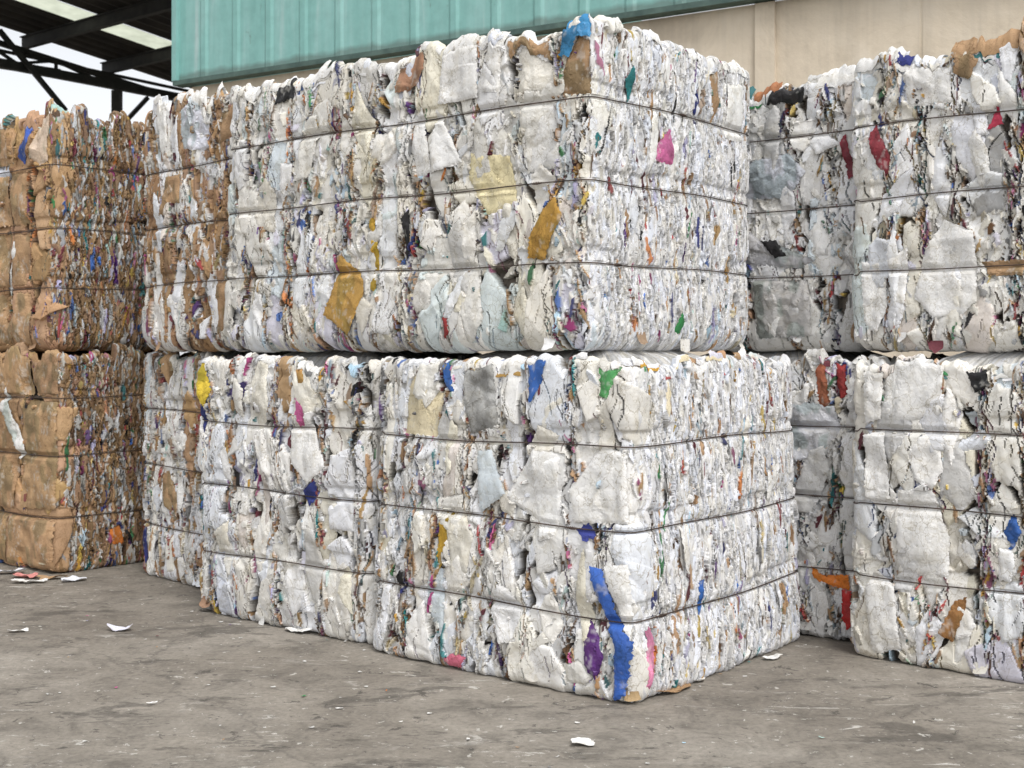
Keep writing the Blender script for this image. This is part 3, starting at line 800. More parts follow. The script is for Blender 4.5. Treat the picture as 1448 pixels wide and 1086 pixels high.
        wo = link('binding_wire', mesh_np('binding_wire', P.reshape(-1, 3), f, None, None, True), M_WIRE, self.root)
        # the twisted tie of the wire
        s0 = self.sf(.10 + .10 * k + .05 * vnoise(k * 3.3, self.seed * 1.7, 5)) if k % 2 else self.se(.12 + .2 * k)
        tt = np.linspace(0, 1, 60); ss = s0 + .055 * tt; vv = self.wire_v(k, ss) + .004 * np.cos(tt * 50) * np.sin(PI * tt); hh = self.wire_off(ss) + .005 + .004 * np.sin(tt * 50) * np.sin(PI * tt)
        x, y, nx, ny = self.path(ss); c = self.warp(np.stack([x + nx * hh, y + ny * hh, vv], -1), vv); N = np.stack([nx, ny, 0 * nx], -1)
        P = c[:, None, :] + rad * .9 * (np.cos(an)[None, :, None] * N[:, None, :] + np.sin(an)[None, :, None] * np.array([0, 0, 1.0]))
        i = np.arange(59)[:, None]
        f = np.stack([i * m + j, (i + 1) * m + j, (i + 1) * m + (j + 1) % m, i * m + (j + 1) % m], -1).reshape(-1, 4)
        link('wire_tie', mesh_np('wire_tie', P.reshape(-1, 3), f, None, None, True), M_WIRE, wo)

# ------------------------------------------------------------------ the bales
TH = math.radians(-39.2); TH2 = math.radians(-46)
WL = (.26, .54, .80); WU = (.296, .572, .85)
GW = 'bales of pressed white waste paper'; GB = 'bales of pressed brown cardboard'

def mix_white(pk):
    return lambda g: kraft(g) if g.random() < pk else white(g)
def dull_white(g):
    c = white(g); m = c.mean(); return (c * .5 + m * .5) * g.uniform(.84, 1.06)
warm_white = tinted_white

def on_front(b, pts): return [(b.sf(u), v) for u, v in pts]
def on_end(b, pts): return [(b.se(u), v) for u, v in pts]
BC = {k: np.array(v) for k, v in BITS.items()}
W0 = np.array([.80, .795, .78])

def front_range(b, lo=-.10): return lo, b.F + b.q * .5
def hidden_sides(b, col=white):
    """plain sheets on the sides that face away"""
    if not b.end_fine: b.long_face(b.F + b.q * .8, b.F + b.q + b.G + .1, col, wmin=.12, wmax=.24, bits=.25, small=.15)
    b.long_face(b.F + b.q + b.G + .1, b.per - .12, col, wmin=.14, wmax=.26, bits=.25, small=.15)

# lower front bale, the nearest corner
b = Bale((.372, 3.925), TH, 1.125, 1.13, 0, 1.07, WL, 101, .0036, rim=.009, lean=(.0, .0, .045))
b.long_face(-.1, b.F + b.q * .6, white)
b.end_face(b.F + b.q * .5, b.F + b.q + b.G + .1, cool_white, p_bit=.10)
hidden_sides(b); b.solve()
b.sheets(.02, b.F - .02, 24, tinted_white)
b.sheets(b.se(.08), b.se(1.0), 6, white, wr=(.012, .03), hr=(.05, .12), bigrot=0)
P = lambda pts, c, lab=None, nm='paper_scrap', **k: b.patch(nm, on_front(b, pts), c, label=lab, **k)
Q = lambda pts, c, lab=None, nm='paper_scrap', **k: b.patch(nm, on_end(b, pts), c, label=lab, **k)
P([(.486, .611), (.379, .784), (.24, .768), (.246, .674), (.349, .531)], W0 * .95, 'large white diamond shaped sheet', 'paper_sheet', lift=.012)
P([(.229, .652), (.104, .80), (.02, .78), (.012, .561), (.211, .549)], W0, nm='paper_sheet', poke=.02, lift=.009)
P([(.695, 1.03), (.549, 1.05), (.524, .85), (.653, .816)], (.36, .36, .35), 'crumpled grey sheet', 'paper_sheet', crump=.012, mottle=.5)
P([(.96, .985), (.889, 1.05), (.796, .941), (.813, .80), (.981, .805)], BC['cream'] * 1.05, 'cream sheet', 'paper_sheet')
P([(.085, .424), (.015, .44), (.004, .27), (.015, .199), (.035, .265)], W0, nm='paper_sheet', poke=.02, lift=.012)
P([(.138, .422), (.090, .419), (.040, .270), (.008, .187), (.022, .029), (.056, .012), (.046, .170), (.080, .245)], (.045, .13, .47), 'long blue plastic strip bent at the middle', 'plastic_strip', lift=.018, alpha=.3, crump=.003)
P([(.152, .263), (.11, .198), (.09, .14), (.118, .062), (.16, .106), (.16, .191)], (.10, .03, .17), 'dark purple wrapper', 'plastic_wrapper', lift=.012, alpha=.3)
P([(.779, .552), (.712, .539), (.745, .442), (.796, .329), (.793, .437)], (.60, .37, .05), 'mustard yellow strip', lift=.010)
P([(.813, 1.05), (.759, 1.062), (.732, .963), (.772, .952)], BC['blue'], 'bright blue scrap', alpha=.4)
P([(.40, 1.045), (.322, 1.055), (.34, .987), (.388, .922)], BC['blue'] * .8, 'blue scrap under the rim', alpha=.4)
P([(.115, 1.036), (.03, 1.055), (.054, 1.014), (.076, .953), (.11, .957)], (.10, .36, .12), 'green scrap', alpha=.4)
P([(.203, .527), (.154, .554), (.126, .511), (.166, .496)], BC['navy'] * 1.3, 'navy scrap', lift=.012)
P([(.755, .03), (.712, .058), (.656, .052), (.679, .012), (.739, .012)], (.62, .16, .24), 'pink wrapper at the foot', lift=.014, alpha=.3)
Q([(.365, .337), (.402, .339), (.388, .25), (.365, .21)], BC['blue'], 'blue sliver', lift=.006)
Q([(.06, .22), (.085, .24), (.11, .16), (.08, .03), (.05, .05)], (.60, .22, .36), 'pink printed scrap', lift=.005, mottle=.6)
b.rim_flaps(0, b.F + b.q + b.G, 26, white, .3, hr=(.025, .05))
for u, w, c in ((.10, .05, 'ochre'), (.3, .04, 'cream'), (.5, .05, 'cream')):
    b.flap(b.se(u), b.H - .012, w, .03, BC[c], back=1.6)
for k_ in range(16):
    b.flap(b.se(b.g.uniform(-.25, 1.0)), b.H - .008, b.g.uniform(.02, .05), b.g.uniform(.025, .06), (white, cool_white, kraft, soft)[k_ % 4](b.g), back=b.g.uniform(1.0, 1.7), crump=.009)
b.foot_flaps(0, b.F + b.q + b.G, 2, white)
b.finish('front corner bale of white paper with a long blue strip, standing on the concrete', GW)

# lower middle bale
b = Bale((-.528, 4.70), TH, 1.03, 1.08, 0, 1.07, (.265, .545, .81), 102, .0042, end_fine=False, rim=.012)
b.long_face(-.1, b.F + b.q + .12, white, p_bit=.05); hidden_sides(b); b.solve()
b.sheets(.02, b.F - .02, 24, tinted_white)
P([(.42, .80), (.30, .82), (.22, .66), (.32, .58), (.41, .66)], W0, nm='paper_sheet', poke=.02, lift=.010)
P([(1.03, .984), (1.01, 1.05), (.975, 1.046), (.935, .941), (.975, .864), (1.02, .908)], (.70, .52, .06), 'crumpled yellow scrap near the left rim', lift=.012, crump=.010)
P([(1.015, .878), (.965, .892), (.98, .752), (1.01, .782)], BC['navy'], 'navy strip below the yellow scrap')
P([(.834, .944), (.751, .98), (.702, .961), (.715, .899), (.806, .891)], (.08, .05, .20), 'dark purple scrap', alpha=.4)
P([(.362, .558), (.272, .611), (.289, .519), (.321, .497)], BC['navy'] * 1.5, 'blue triangle scrap', lift=.012)
P([(.387, .924), (.346, .884), (.342, .814), (.379, .802)], BC['pink'], 'pink scrap')
P([(.40, 1.03), (.36, 1.05), (.33, .98), (.37, .92), (.40, .96)], (.55, .30, .10), 'orange brown scrap', lift=.009)
b.rim_flaps(0, b.F, 16, white, .25, hr=(.025, .05)); b.foot_flaps(0, b.F, 3, mix_white(.3))
b.finish('middle ground bale of white paper with a crumpled yellow scrap near its left rim', GW)

# lower left bale
b = Bale((-1.239, 5.639), TH2, .85, .75, 0, 1.07, (.25, .55, .82), 103, .0048, end_fine=False, rim=.012)
b.long_face(-.1, b.F + b.q, mix_white(.2), p_bit=.10, wmin=.05, wmax=.13); hidden_sides(b); b.solve()
b.sheets(.02, b.F - .02, 12, mix_white(.15))
P([(.62, .50), (.56, .53), (.50, .44), (.54, .33), (.60, .36)], BC['kraft'], 'kraft card fold', 'cardboard_scrap', lift=.010)
P([(.56, .45), (.50, .47), (.46, .40), (.50, .32)], BC['kraft'] * 1.1, 'kraft card fold', 'cardboard_scrap', lift=.010)
P([(.84, .22), (.80, .24), (.77, .10), (.79, .05), (.83, .09)], BC['navy'], 'dark blue wrapper at the foot', alpha=.4)
b.rim_flaps(0, b.F, 8, white, .25, hr=(.025, .045)); b.foot_flaps(0, b.F, 1, mix_white(.3))
b.finish('narrow mixed paper bale on the concrete between cardboard stack and middle ground bale', GW)

# upper front long bale
b = Bale((.26, 4.21), TH, 1.92, 1.10, 1.103, 1.117, (.301, .579, .858), 104, .0038, rim=.016, lean=(.028, .0, .012))
b.long_face(-.1, b.F + b.q * .6, warm_white, p_bit=.035)
b.end_face(b.F + b.q * .5, b.F + b.q + b.G + .1, cool_white, p_bit=.10)
hidden_sides(b); b.solve()
b.sheets(.02, b.F - .02, 44, warm_white)
b.sheets(b.se(.08), b.se(1.0), 8, white, wr=(.012, .035), hr=(.05, .14), bigrot=0)
P([(1.167, .376), (1.04, .274), (1.029, .22), (1.115, .057), (1.256, .142), (1.215, .239)], (.50, .30, .085), 'large tan envelope below the lowest wire', 'envelope', lift=.014, crump=.004)
P([(.188, .487), (.127, .522), (.10, .457), (.176, .312), (.247, .32), (.231, .405)], (.47, .27, .06), 'tan envelope near the corner', 'envelope', lift=.014, crump=.004)
P([(.703, .745), (.674, .885), (.546, .678), (.695, .653)], W0, 'crisp white triangle of paper', 'paper_sheet', lift=.016, crump=.003)
P([(.80, .86), (.75, .90), (.70, .66), (.78, .63)], W0 * .96, nm='paper_sheet', poke=.02, lift=.008)
P([(.269, .616), (.253, .834), (.145, .84), (.115, .626)], W0 * .97, nm='paper_sheet', poke=.02, lift=.010)
P([(.523, .618), (.512, .708), (.332, .683), (.30, .52), (.429, .479)], (.74, .66, .42), 'pale yellow sheet', 'paper_sheet', lift=.009)
P([(.34, 1.03), (.348, 1.095), (.176, 1.085), (.16, 1.0), (.212, 1.055), (.306, 1.065)], BC['kraft'], 'kraft card fold at the rim', 'cardboard_scrap', lift=.012)
P([(.115, .87), (.10, 1.0), (.055, 1.05), (.012, 1.03), (.006, .86)], BC['kraft'] * .95, 'kraft card at the corner', 'cardboard_scrap', lift=.011)
P([(.127, 1.03), (.097, 1.085), (.01, 1.085), (.012, 1.035), (.05, 1.045), (.085, .99)], (.05, .25, .50), 'blue printed wrapper at the rim', 'plastic_wrapper', lift=.016, alpha=.3, crump=.009, mottle=.5)
P([(.884, .977), (.866, 1.08), (.745, 1.08), (.738, 1.023), (.774, .976)], (.38, .21, .13), 'reddish brown card', 'cardboard_scrap', lift=.010, mottle=.3)
P([(.847, .507), (.81, .53), (.80, .371), (.832, .333)], BC['black'] * 1.3, 'black sliver', lift=.006)
P([(.667, .90), (.65, 1.085), (.489, 1.085), (.479, .905)], W0, nm='paper_sheet', poke=.02, lift=.009)
P([(.46, .92), (.43, 1.08), (.375, 1.08), (.38, .91)], W0 * .97, nm='paper_sheet', poke=.02, lift=.009)
P([(.33, .90), (.31, 1.05), (.23, 1.06), (.135, .95), (.14, .88)], W0 * np.array([1, .97, .9]), nm='paper_sheet', poke=.02, lift=.012)
P([(1.02, .50), (.99, .51), (.965, .40), (.975, .22), (1.0, .24)], (.62, .38, .05), 'yellow orange strip', lift=.008, crump=.008)
P([(.62, .13), (.60, .15), (.585, .07), (.615, .04)], BC['red'] * .8, 'red scrap', lift=.008)
P([(1.60, 1.02), (1.58, 1.085), (1.47, 1.085), (1.48, 1.03)], BC['black'], 'black bag at the rim', 'plastic_wrapper', lift=.012, alpha=.3)
P([(1.36, .90), (1.335, .935), (1.31, .89)], (.75, .45, .03), 'bright yellow scrap', lift=.008)
Q([(.364, .677), (.369, .728), (.454, .805), (.492, .671), (.411, .675)], (.68, .17, .38), 'hot pink scrap', lift=.007)
Q([(.507, .08), (.541, .145), (.57, .106), (.531, .054)], BC['green'], 'green sliver', lift=.006)
Q([(.17, .93), (.215, .99), (.235, .94), (.20, .86)], BC['teal'] * .8, 'dark teal scrap', lift=.007)
Q([(.76, .86), (.74, 1.06), (.80, 1.07), (.82, .95)], BC['kraft'], 'kraft card strip', 'cardboard_scrap', lift=.008)
Q([(.86, .82), (.87, 1.03), (1.0, 1.04), (.99, .82)], W0, nm='paper_sheet', poke=.02, lift=.010)
b.rim_flaps(0, b.F + b.q + b.G, 46, white, .12, hr=(.03, .085))
for u, w, h, c, bk in ((1.36, .07, .10, W0, 1.0), (1.28, .04, .07, W0, 1.4), (.06, .05, .06, (.05, .25, .50), 1.5), (.25, .08, .05, BC['kraft'], 1.8), (.57, .08, .06, W0, .5), (.42, .05, .06, W0, .7), (1.63, .05, .05, W0, 1.2), (1.75, .06, .06, W0, 1.0)):
    b.flap(b.sf(u), b.H - .035, w, h, c, back=bk)
for u, w, h in ((.1, .05, .06), (.35, .05, .05), (.62, .04, .05), (.9, .06, .06), (1.02, .04, .06)):
    b.flap(b.se(u), b.H - .035, w, h, W0, back=.8)
b.foot_flaps(0, b.F + b.q + b.G, 4, warm_white, .12)
b.finish('long upper bale of white paper with two tan envelopes, in front of the teal wall', GW)

# upper left bale
b = Bale((-1.199, 5.509), TH2, .85, .75, 1.103, 1.17, (.31, .58, .85), 105, .0048, end_fine=False)
b.long_face(-.1, b.F + b.q, mix_white(.55), p_bit=.14, wmin=.05, wmax=.12); hidden_sides(b); b.solve()
b.sheets(.02, b.F - .02, 14, mix_white(.55))
P([(.616, .701), (.589, .815), (.444, .817), (.444, .68)], BC['kraft'] * 1.1, 'kraft card piece', 'cardboard_scrap', lift=.010)
P([(.444, .931), (.45, 1.11), (.20, 1.11), (.21, .903)], (.66, .67, .74), 'lilac grey plastic sheet', 'plastic_sheet', lift=.012, crump=.009, alpha=.5)
P([(.17, .064), (.17, .301), (.075, .312), (.075, .094)], BC['kraft'], 'kraft card piece', 'cardboard_scrap', lift=.010)
P([(.12, .92), (.10, 1.08), (.02, 1.085), (.03, .948)], BC['kraft'] * .9, 'kraft card piece', 'cardboard_scrap', lift=.010)
b.rim_flaps(0, b.F, 22, mix_white(.2), .25); b.foot_flaps(0, b.F, 1, mix_white(.4))
for u, w, h in ((.42, .06, .06), (.30, .06, .09), (.18, .05, .08), (.65, .06, .05)):
    b.flap(b.sf(u), b.H - .03, w, h, W0, back=.7)
b.finish('upper left bale of mixed white and brown paper beside the long bale', GW)

# brown cardboard bales
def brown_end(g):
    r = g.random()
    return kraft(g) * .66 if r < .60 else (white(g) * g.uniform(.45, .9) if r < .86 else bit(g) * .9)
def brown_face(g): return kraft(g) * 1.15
b = Bale((-2.23, 6.2), TH, 1.1, 1.1, 0, 1.085, (.28, .58, .87), 106, .005)
b.long_face(-.1, b.F + b.q * .2, brown_face, p_bit=.02, wmin=.2, wmax=.4, bits=.18, small=.06, bigrot=.02)
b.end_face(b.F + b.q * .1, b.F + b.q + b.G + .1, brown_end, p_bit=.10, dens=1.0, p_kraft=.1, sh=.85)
hidden_sides(b, brown_face); b.solve()
for k_, (pts, f_) in enumerate(((((.02, .89), (.015, 1.06), (.20, 1.07), (.23, .96), (.19, .88)), 1.0), (((.22, .88), (.24, 1.06), (.58, 1.07), (.58, .89)), 1.1),
                  (((.02, .32), (.015, .60), (.02, .85), (.30, .86), (.33, .60), (.31, .31)), 1.08), (((.35, .30), (.34, .86), (.60, .86), (.60, .30)), 1.02), (((.02, .02), (.02, .26), (.40, .27), (.42, .02)), 1.1), (((.44, .02), (.43, .27), (.60, .27), (.60, .02)), 1.02))):
    b.patch('cardboard_sheet', on_front(b, pts), KR * .98 * f_ * np.array([1, .98 + .02 * (k_ % 3), 1 - .04 * (k_ % 2)]), lift=.014, crump=.0025, dome=.003, mottle=.10, jag=.006, poke=.014)
P([(.492, .82), (.44, .926), (.415, .836), (.265, .60), (.31, .552)], W0 * .9, 'long white paper strip', lift=.026)
Q([(.269, .191), (.339, .212), (.356, .116), (.298, .116)], (.66, .20, .04), 'orange scrap', lift=.008)
b.rim_flaps(0, b.F + b.q + b.G, 14, mix_white(.6), .2, hr=(.03, .06)); b.foot_flaps(0, b.F, 1, mix_white(.5))
b.finish('lower brown cardboard bale at the far left, standing on the concrete', GB, (.5, .35, .2))

b = Bale((-2.27, 6.25), TH, 1.1, 1.1, 1.103, 1.20, (.315, .615, .93), 107, .005, rim=.03)
b.long_face(-.1, b.F + b.q * .2, brown_face, p_bit=.08, wmin=.14, wmax=.3, bits=.35, small=.12, bigrot=.05)
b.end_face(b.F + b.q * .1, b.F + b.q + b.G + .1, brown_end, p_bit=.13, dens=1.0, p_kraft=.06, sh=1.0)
hidden_sides(b, brown_face); b.solve()
for k_, (pts, f_) in enumerate(((((.22, .64), (.21, .90), (.38, .91), (.37, .64)), 1.1), (((.39, .65), (.39, .90), (.56, .90), (.56, .64)), 1.2), (((.20, .33), (.19, .59), (.36, .60), (.35, .33)), 1.0),
                  (((.38, .33), (.37, .60), (.57, .60), (.58, .33)), 1.12), (((.20, .03), (.19, .29), (.33, .30), (.34, .03)), 1.08), (((.36, .03), (.36, .29), (.58, .29), (.57, .03)), .98), (((.36, .96), (.35, 1.14), (.56, 1.15), (.56, .95)), 1.1))):
    b.patch('cardboard_sheet', on_front(b, pts), KR * .98 * f_, lift=.013, crump=.0035, dome=.005, mottle=.12, jag=.006, poke=.012)
P([(.404, .34), (.345, .58), (.30, .52), (.349, .44), (.40, .218)], W0 * .9, 'white paper strip', lift=.024)
P([(.34, 1.0), (.22, 1.12), (.15, 1.13), (.20, 1.04), (.28, .95)], (.06, .13, .50), 'blue plastic scrap under the rim', 'plastic_wrapper', lift=.012, alpha=.4)
P([(.20, .98), (.12, 1.13), (.03, 1.13), (.05, .95), (.12, .93)], (.70, .56, .44), 'pale pinkish card', 'cardboard_sheet', lift=.010)
b.rim_flaps(0, b.F + b.q + b.G, 44, mix_white(.5), .35, hr=(.03, .08)); b.foot_flaps(0, b.F + b.q + b.G, 2, mix_white(.5))
b.finish('upper brown cardboard bale at the far left, stacked under the open shed roof', GB, (.6, .45, .3))

# right hand row, the shaded bale on the ground
b = Bale((1.322, 4.728), TH, 1.1, 1.05, 0, 1.07, (.275, .545, .81), 108, .0044, end_fine=False, rim=.012)
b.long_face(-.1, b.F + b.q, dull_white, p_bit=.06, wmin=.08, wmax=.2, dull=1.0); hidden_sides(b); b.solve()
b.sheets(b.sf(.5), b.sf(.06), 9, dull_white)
P([(.309, .899), (.109, .89), (.09, .80), (.132, .74), (.20, .69), (.315, .664)], (.60, .61, .65), 'draped pale plastic sheet', 'plastic_sheet', lift=.016, alpha=.5, crump=.008)
P([(.084, .205), (.047, .196), (.035, .081), (.064, .043), (.08, .09)], (.50, .03, .03), 'bright red scrap', lift=.014, alpha=.4)
P([(.211, .275), (.153, .243), (.052, .26), (.052, .199), (.109, .205), (.19, .228)], (.68, .20, .03), 'orange crumpled wrapper', 'plastic_wrapper', lift=.014, crump=.012, alpha=.4)
P([(.11, 1.04), (.07, 1.055), (.06, .94), (.09, .92)], BC['red'] * .8, 'red scrap under the rim')
P([(.19, 1.0), (.15, 1.04), (.13, .90), (.17, .87)], (.40, .13, .07), 'rust red scrap under the rim')
b.rim_flaps(b.sf(.5), b.F, 10, dull_white, .2, hr=(.03, .06)); b.foot_flaps(b.sf(.4), b.F, 1, dull_white)
b.finish('shaded ground bale with orange and red wrappers, in the recess behind the corner bale', GW)

# right hand row, near ground bale
b = Bale((2.123, 3.843), TH, 1.15, 1.1, 0, 1.065, (.30, .555, .82), 109, .0042, end_step=.006, rim=.012)
b.long_face(-.1, b.F + b.q * .7, warm_white, p_bit=.04, wmin=.09, wmax=.2); b.end_face(b.F + b.q * .5, b.F + b.q + b.G + .1, cool_white, p_bit=.1, dens=.6); hidden_sides(b); b.solve()
b.sheets(.02, b.sf(.45), 18, white)
P([(.82, .128), (.766, .245), (.723, .262), (.737, .20), (.771, .104)], (.30, .15, .055), 'brown card piece', 'cardboard_scrap', lift=.012)
P([(.967, .612), (.84, .622), (.786, .461), (.791, .322), (.967, .318)], W0 * .97, nm='paper_sheet', poke=.02, lift=.012)
P([(.979, .843), (.979, 1.05), (.803, 1.055), (.815, .885)], W0 * .96, nm='paper_sheet', poke=.02, lift=.012)
P([(1.09, .253), (1.05, .325), (.98, .27), (.955, .05), (1.058, .02)], W0, nm='paper_sheet', poke=.02, lift=.018)
P([(1.10, .80), (1.02, .82), (.99, .56), (1.09, .57)], W0, nm='paper_sheet', poke=.02, lift=.014)
P([(1.10, 1.04), (1.02, 1.04), (1.03, .86), (1.09, .84)], W0 * .98, nm='paper_sheet', poke=.02, lift=.014)
P([(.728, 1.045), (.659, 1.05), (.647, .998), (.694, .973)], BC['black'], 'black wrapper under the rim', 'plastic_wrapper', alpha=.4, lift=.012)
P([(.60, .50), (.57, .56), (.54, .50), (.575, .44)], BC['blue'] * .7, 'dark blue scrap', lift=.009)
b.rim_flaps(0, b.sf(.4), 10, white, .3, hr=(.025, .05)); b.foot_flaps(0, b.sf(.4), 1, white)
b.finish('near right ground bale of white paper with a brown card piece low on its face', GW)

# right hand row, recessed upper bale
b = Bale((1.366, 4.925), TH, 1.1, 1.05, 1.103, 1.08, (.295, .565, .86), 110, .0046, end_fine=False)
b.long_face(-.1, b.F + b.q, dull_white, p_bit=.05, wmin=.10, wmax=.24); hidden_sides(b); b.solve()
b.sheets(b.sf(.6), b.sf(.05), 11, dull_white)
P([(.50, .36), (.48, .497), (.40, .43), (.317, .418), (.193, .363), (.25, .332)], (.46, .46, .48), 'grey plastic film', 'plastic_sheet', alpha=.3, lift=.006, crump=.009)
P([(.50, .78), (.30, .80), (.22, .72), (.30, .62), (.50, .63)], (.52, .54, .60), 'blue grey plastic film', 'plastic_sheet', alpha=.3, lift=.006, crump=.010)
P([(.46, .29), (.22, .28), (.20, .06), (.45, .05)], (.47, .46, .45), 'grey plastic film', 'plastic_sheet', alpha=.3, lift=.006, crump=.012)
P([(.42, .45), (.35, .45), (.31, .385), (.36, .375)], BC['black'], 'black scrap', alpha=.4, lift=.016)
P([(.08, .82), (.06, .857), (.015, .699), (.04, .666)], (.26, .03, .05), 'maroon scrap', lift=.010, alpha=.4)
P([(.40, 1.01), (.37, 1.06), (.22, 1.06), (.24, 1.0)], BC['black'] * 1.2, 'black bag at the rim', 'plastic_wrapper', alpha=.3, lift=.014)
b.rim_flaps(b.sf(.6), b.F, 22, dull_white, .25); b.foot_flaps(b.sf(.6), b.F, 1, dull_white)
for u, w, h in ((.07, .06, .10), (.02, .05, .08), (.14, .04, .08)):
    b.flap(b.sf(u), b.H - .03, w, h, W0, back=.5)
b.finish('shaded upper bale with grey plastic film, in the recess behind the long bale', GW)

# right hand row, near upper bale
b = Bale((2.191, 4.085), TH, 1.15, 1.1, 1.103, 1.09, (.295, .57, .85), 111, .0042, end_step=.006, rim=.022)
b.long_face(-.1, b.F + b.q * .7, warm_white, p_bit=.05, wmin=.09, wmax=.22); b.end_face(b.F + b.q * .5, b.F + b.q + b.G + .1, cool_white, p_bit=.1, dens=.6); hidden_sides(b); b.solve()
b.sheets(.02, b.sf(.45), 18, white)
P([(.788, .477), (.68, .425), (.668, .18), (.72, .13), (.827, .118), (.90, .198), (.86, .36)], W0 * .95, 'large rounded white sheet', 'paper_sheet', lift=.016)
P([(.629, .78), (.594, .864), (.575, .799)], (.33, .03, .06), 'dark red triangle scrap', lift=.012)
P([(1.08, .80), (1.05, .855), (.985, .72), (1.0, .66), (1.04, .69)], (.28, .035, .05), 'maroon foil scrap', lift=.012, alpha=.4)
P([(1.11, .339), (1.015, .333), (1.007, .161), (1.056, .055), (1.10, .109)], W0, nm='paper_sheet', poke=.02, lift=.016)
P([(.775, .848), (.636, .844), (.636, .681), (.686, .604), (.749, .704)], (.72, .73, .77), nm='paper_sheet', poke=.02, lift=.012)
P([(.92, .90), (.94, 1.02), (.90, 1.06), (.76, 1.06), (.76, .90)], W0 * .95, nm='paper_sheet', poke=.02, lift=.012)
P([(.653, .317), (.507, .318), (.507, .262), (.624, .266)], BC['kraft'] * .9, 'kraft card piece', 'cardboard_scrap', lift=.010)
P([(.75, 1.0), (.74, 1.065), (.69, 1.065), (.66, 1.03), (.69, .97)], BC['kraft'], 'kraft card at the rim', 'cardboard_scrap', lift=.012)
b.rim_flaps(0, b.sf(.4), 26, white, .2); b.foot_flaps(0, b.sf(.4), 2, warm_white)
for u, w, h, c in ((.71, .05, .09, BC['kraft']), (.58, .09, .09, BC['kraft'] * 1.1), (1.10, .05, .07, W0 * .9), (.95, .04, .05, BC['navy'])):
    b.flap(b.sf(u), b.H - .035, w, h, c, back=.9)
b.finish('near right upper bale of white paper with kraft card folded over its rim', GW)

# ------------------------------------------------------------------ ground and litter
g_ = MB(); g_.quad((-120, -40, 0), (120, -40, 0), (120, 300, 0), (-120, 300, 0))
tag(g_.build('ground', M_GROUND), kind='structure')

def litter(name, x, y, size, col, label, cat, group=None, aspect=.6, rz=None, lift=.012, n=9, fold=.5):
    """a torn, curled scrap lying on the concrete"""
    g = rng; k = 13; an = np.sort((np.arange(k) + g.uniform(-.4, .4, k)) * 2 * PI / k); sq = 1 / np.maximum(np.abs(np.cos(an)), np.abs(np.sin(an))); rr = sq ** .8 * g.uniform(.62, 1.05, k)
    rings = np.linspace(0, 1, max(3, n // 2))[1:]
    A = np.linspace(0, 2 * PI, 28, endpoint=False)
    R = np.interp(A, np.concatenate([an - 2 * PI, an, an + 2 * PI]), np.tile(rr, 3))
    V = [(0, 0)]
    for t in rings: V += [(t * r * size * math.cos(a), t * r * size * aspect * math.sin(a)) for a, r in zip(A, R)]
    V = np.array(V); ox, oy = g.integers(0, TN, 2)
    fa = g.uniform(0, PI); d = V[:, 0] * math.cos(fa) + V[:, 1] * math.sin(fa)
    z = .7 * fold * np.abs(d - g.uniform(-.2, .2) * size) + .5 * lift * (np.hypot(V[:, 0], V[:, 1] / aspect) / size) ** 2 * g.uniform(0, 1) + size * .16 * crumple(V[:, 0] * 2, V[:, 1] * 2, ox, oy)
    z = z - z.min() + .003
    f3 = [(0, 1 + i, 1 + (i + 1) % 28) for i in range(28)]
    f4 = []
    for r in range(len(rings) - 1):
        for i in range(28): f4.append((1 + r * 28 + i, 1 + (r + 1) * 28 + i, 1 + (r + 1) * 28 + (i + 1) % 28, 1 + r * 28 + (i + 1) % 28))
    c = np.tile(np.append(np.asarray(col), 1.0), (len(V), 1))
    o = link(name, mesh_np(name, np.column_stack([V, z]), f4, f3, c), M_PAPER)
    o.location = (x, y, 0); o.rotation_euler = (0, 0, g.uniform(0, 6) if rz is None else rz)
    return tag(o, label, cat, group)

GL = 'paper scraps lying on the concrete'
litter('paper_scrap', -1.543, 4.957, .055, (.70, .70, .80), 'crumpled lilac white paper scrap alone on the concrete before the cardboard stack', 'scrap', GL, .6, 0, fold=.5)
litter('paper_scrap', -1.937, 4.932, .042, W0, 'small folded white scrap near the left picture edge, left of the crumpled lilac scrap', 'scrap', GL, .5, .2, fold=.25)
litter('paper_scrap', .196, 3.522, .040, W0, 'flat torn white scrap alone in the foreground in front of the corner bale', 'scrap', GL, .75, 0, fold=.08, lift=.006)
litter('paper_scrap', 1.70, 4.20, .085, W0, 'large white sheet lying at the foot of the near right ground bale', 'scrap', GL, .6, -.5, fold=.12)
litter('paper_scrap', -1.12, 3.916, .017, W0, 'little white scrap in the open left foreground, below the crumpled lilac scrap', 'scrap', GL, .4, .3, fold=.2)
litter('paper_scrap', -.53, 3.87, .014, W0, 'little white scrap in the open foreground, left of the corner bale', 'scrap', GL, .5, .1, fold=.2)
litter('paper_scrap', -.83, 4.93, .075, W0, 'white sheet poking out from under the middle ground bale', 'scrap', GL, .5, -.7, fold=.1)
litter('paper_scrap', .62, 4.19, .035, W0, 'small white scrap at the foot of the corner bale end face, nearest the corner', 'scrap', GL, .6, .6, fold=.2)
litter('paper_scrap', .72, 4.33, .03, W0, 'small white scrap at the foot of the corner bale end face, second from the corner', 'scrap', GL, .6, .9, fold=.3)
litter('paper_scrap', .93, 4.50, .045, W0, 'flat white scrap at the foot of the corner bale end face, farthest from the corner', 'scrap', GL, .5, .8, fold=.15)
for x, y, s, r, lab in ((.50, 4.05, .075, .8, 'brown cardboard scrap under the near corner of the corner bale'), (.56, 4.10, .06, 1.0, 'thin brown cardboard scrap beside the near corner of the corner bale')):
    litter('cardboard_scrap', x, y, s, KR * .9, lab, 'scrap', GL, .35, r, fold=.12)
litter('paper_scrap', -2.50, 6.22, .10, (.72, .74, .80), 'bluish white sheet in the litter at the foot of the lower cardboard bale', 'scrap', GL, .5, .2, fold=.2)
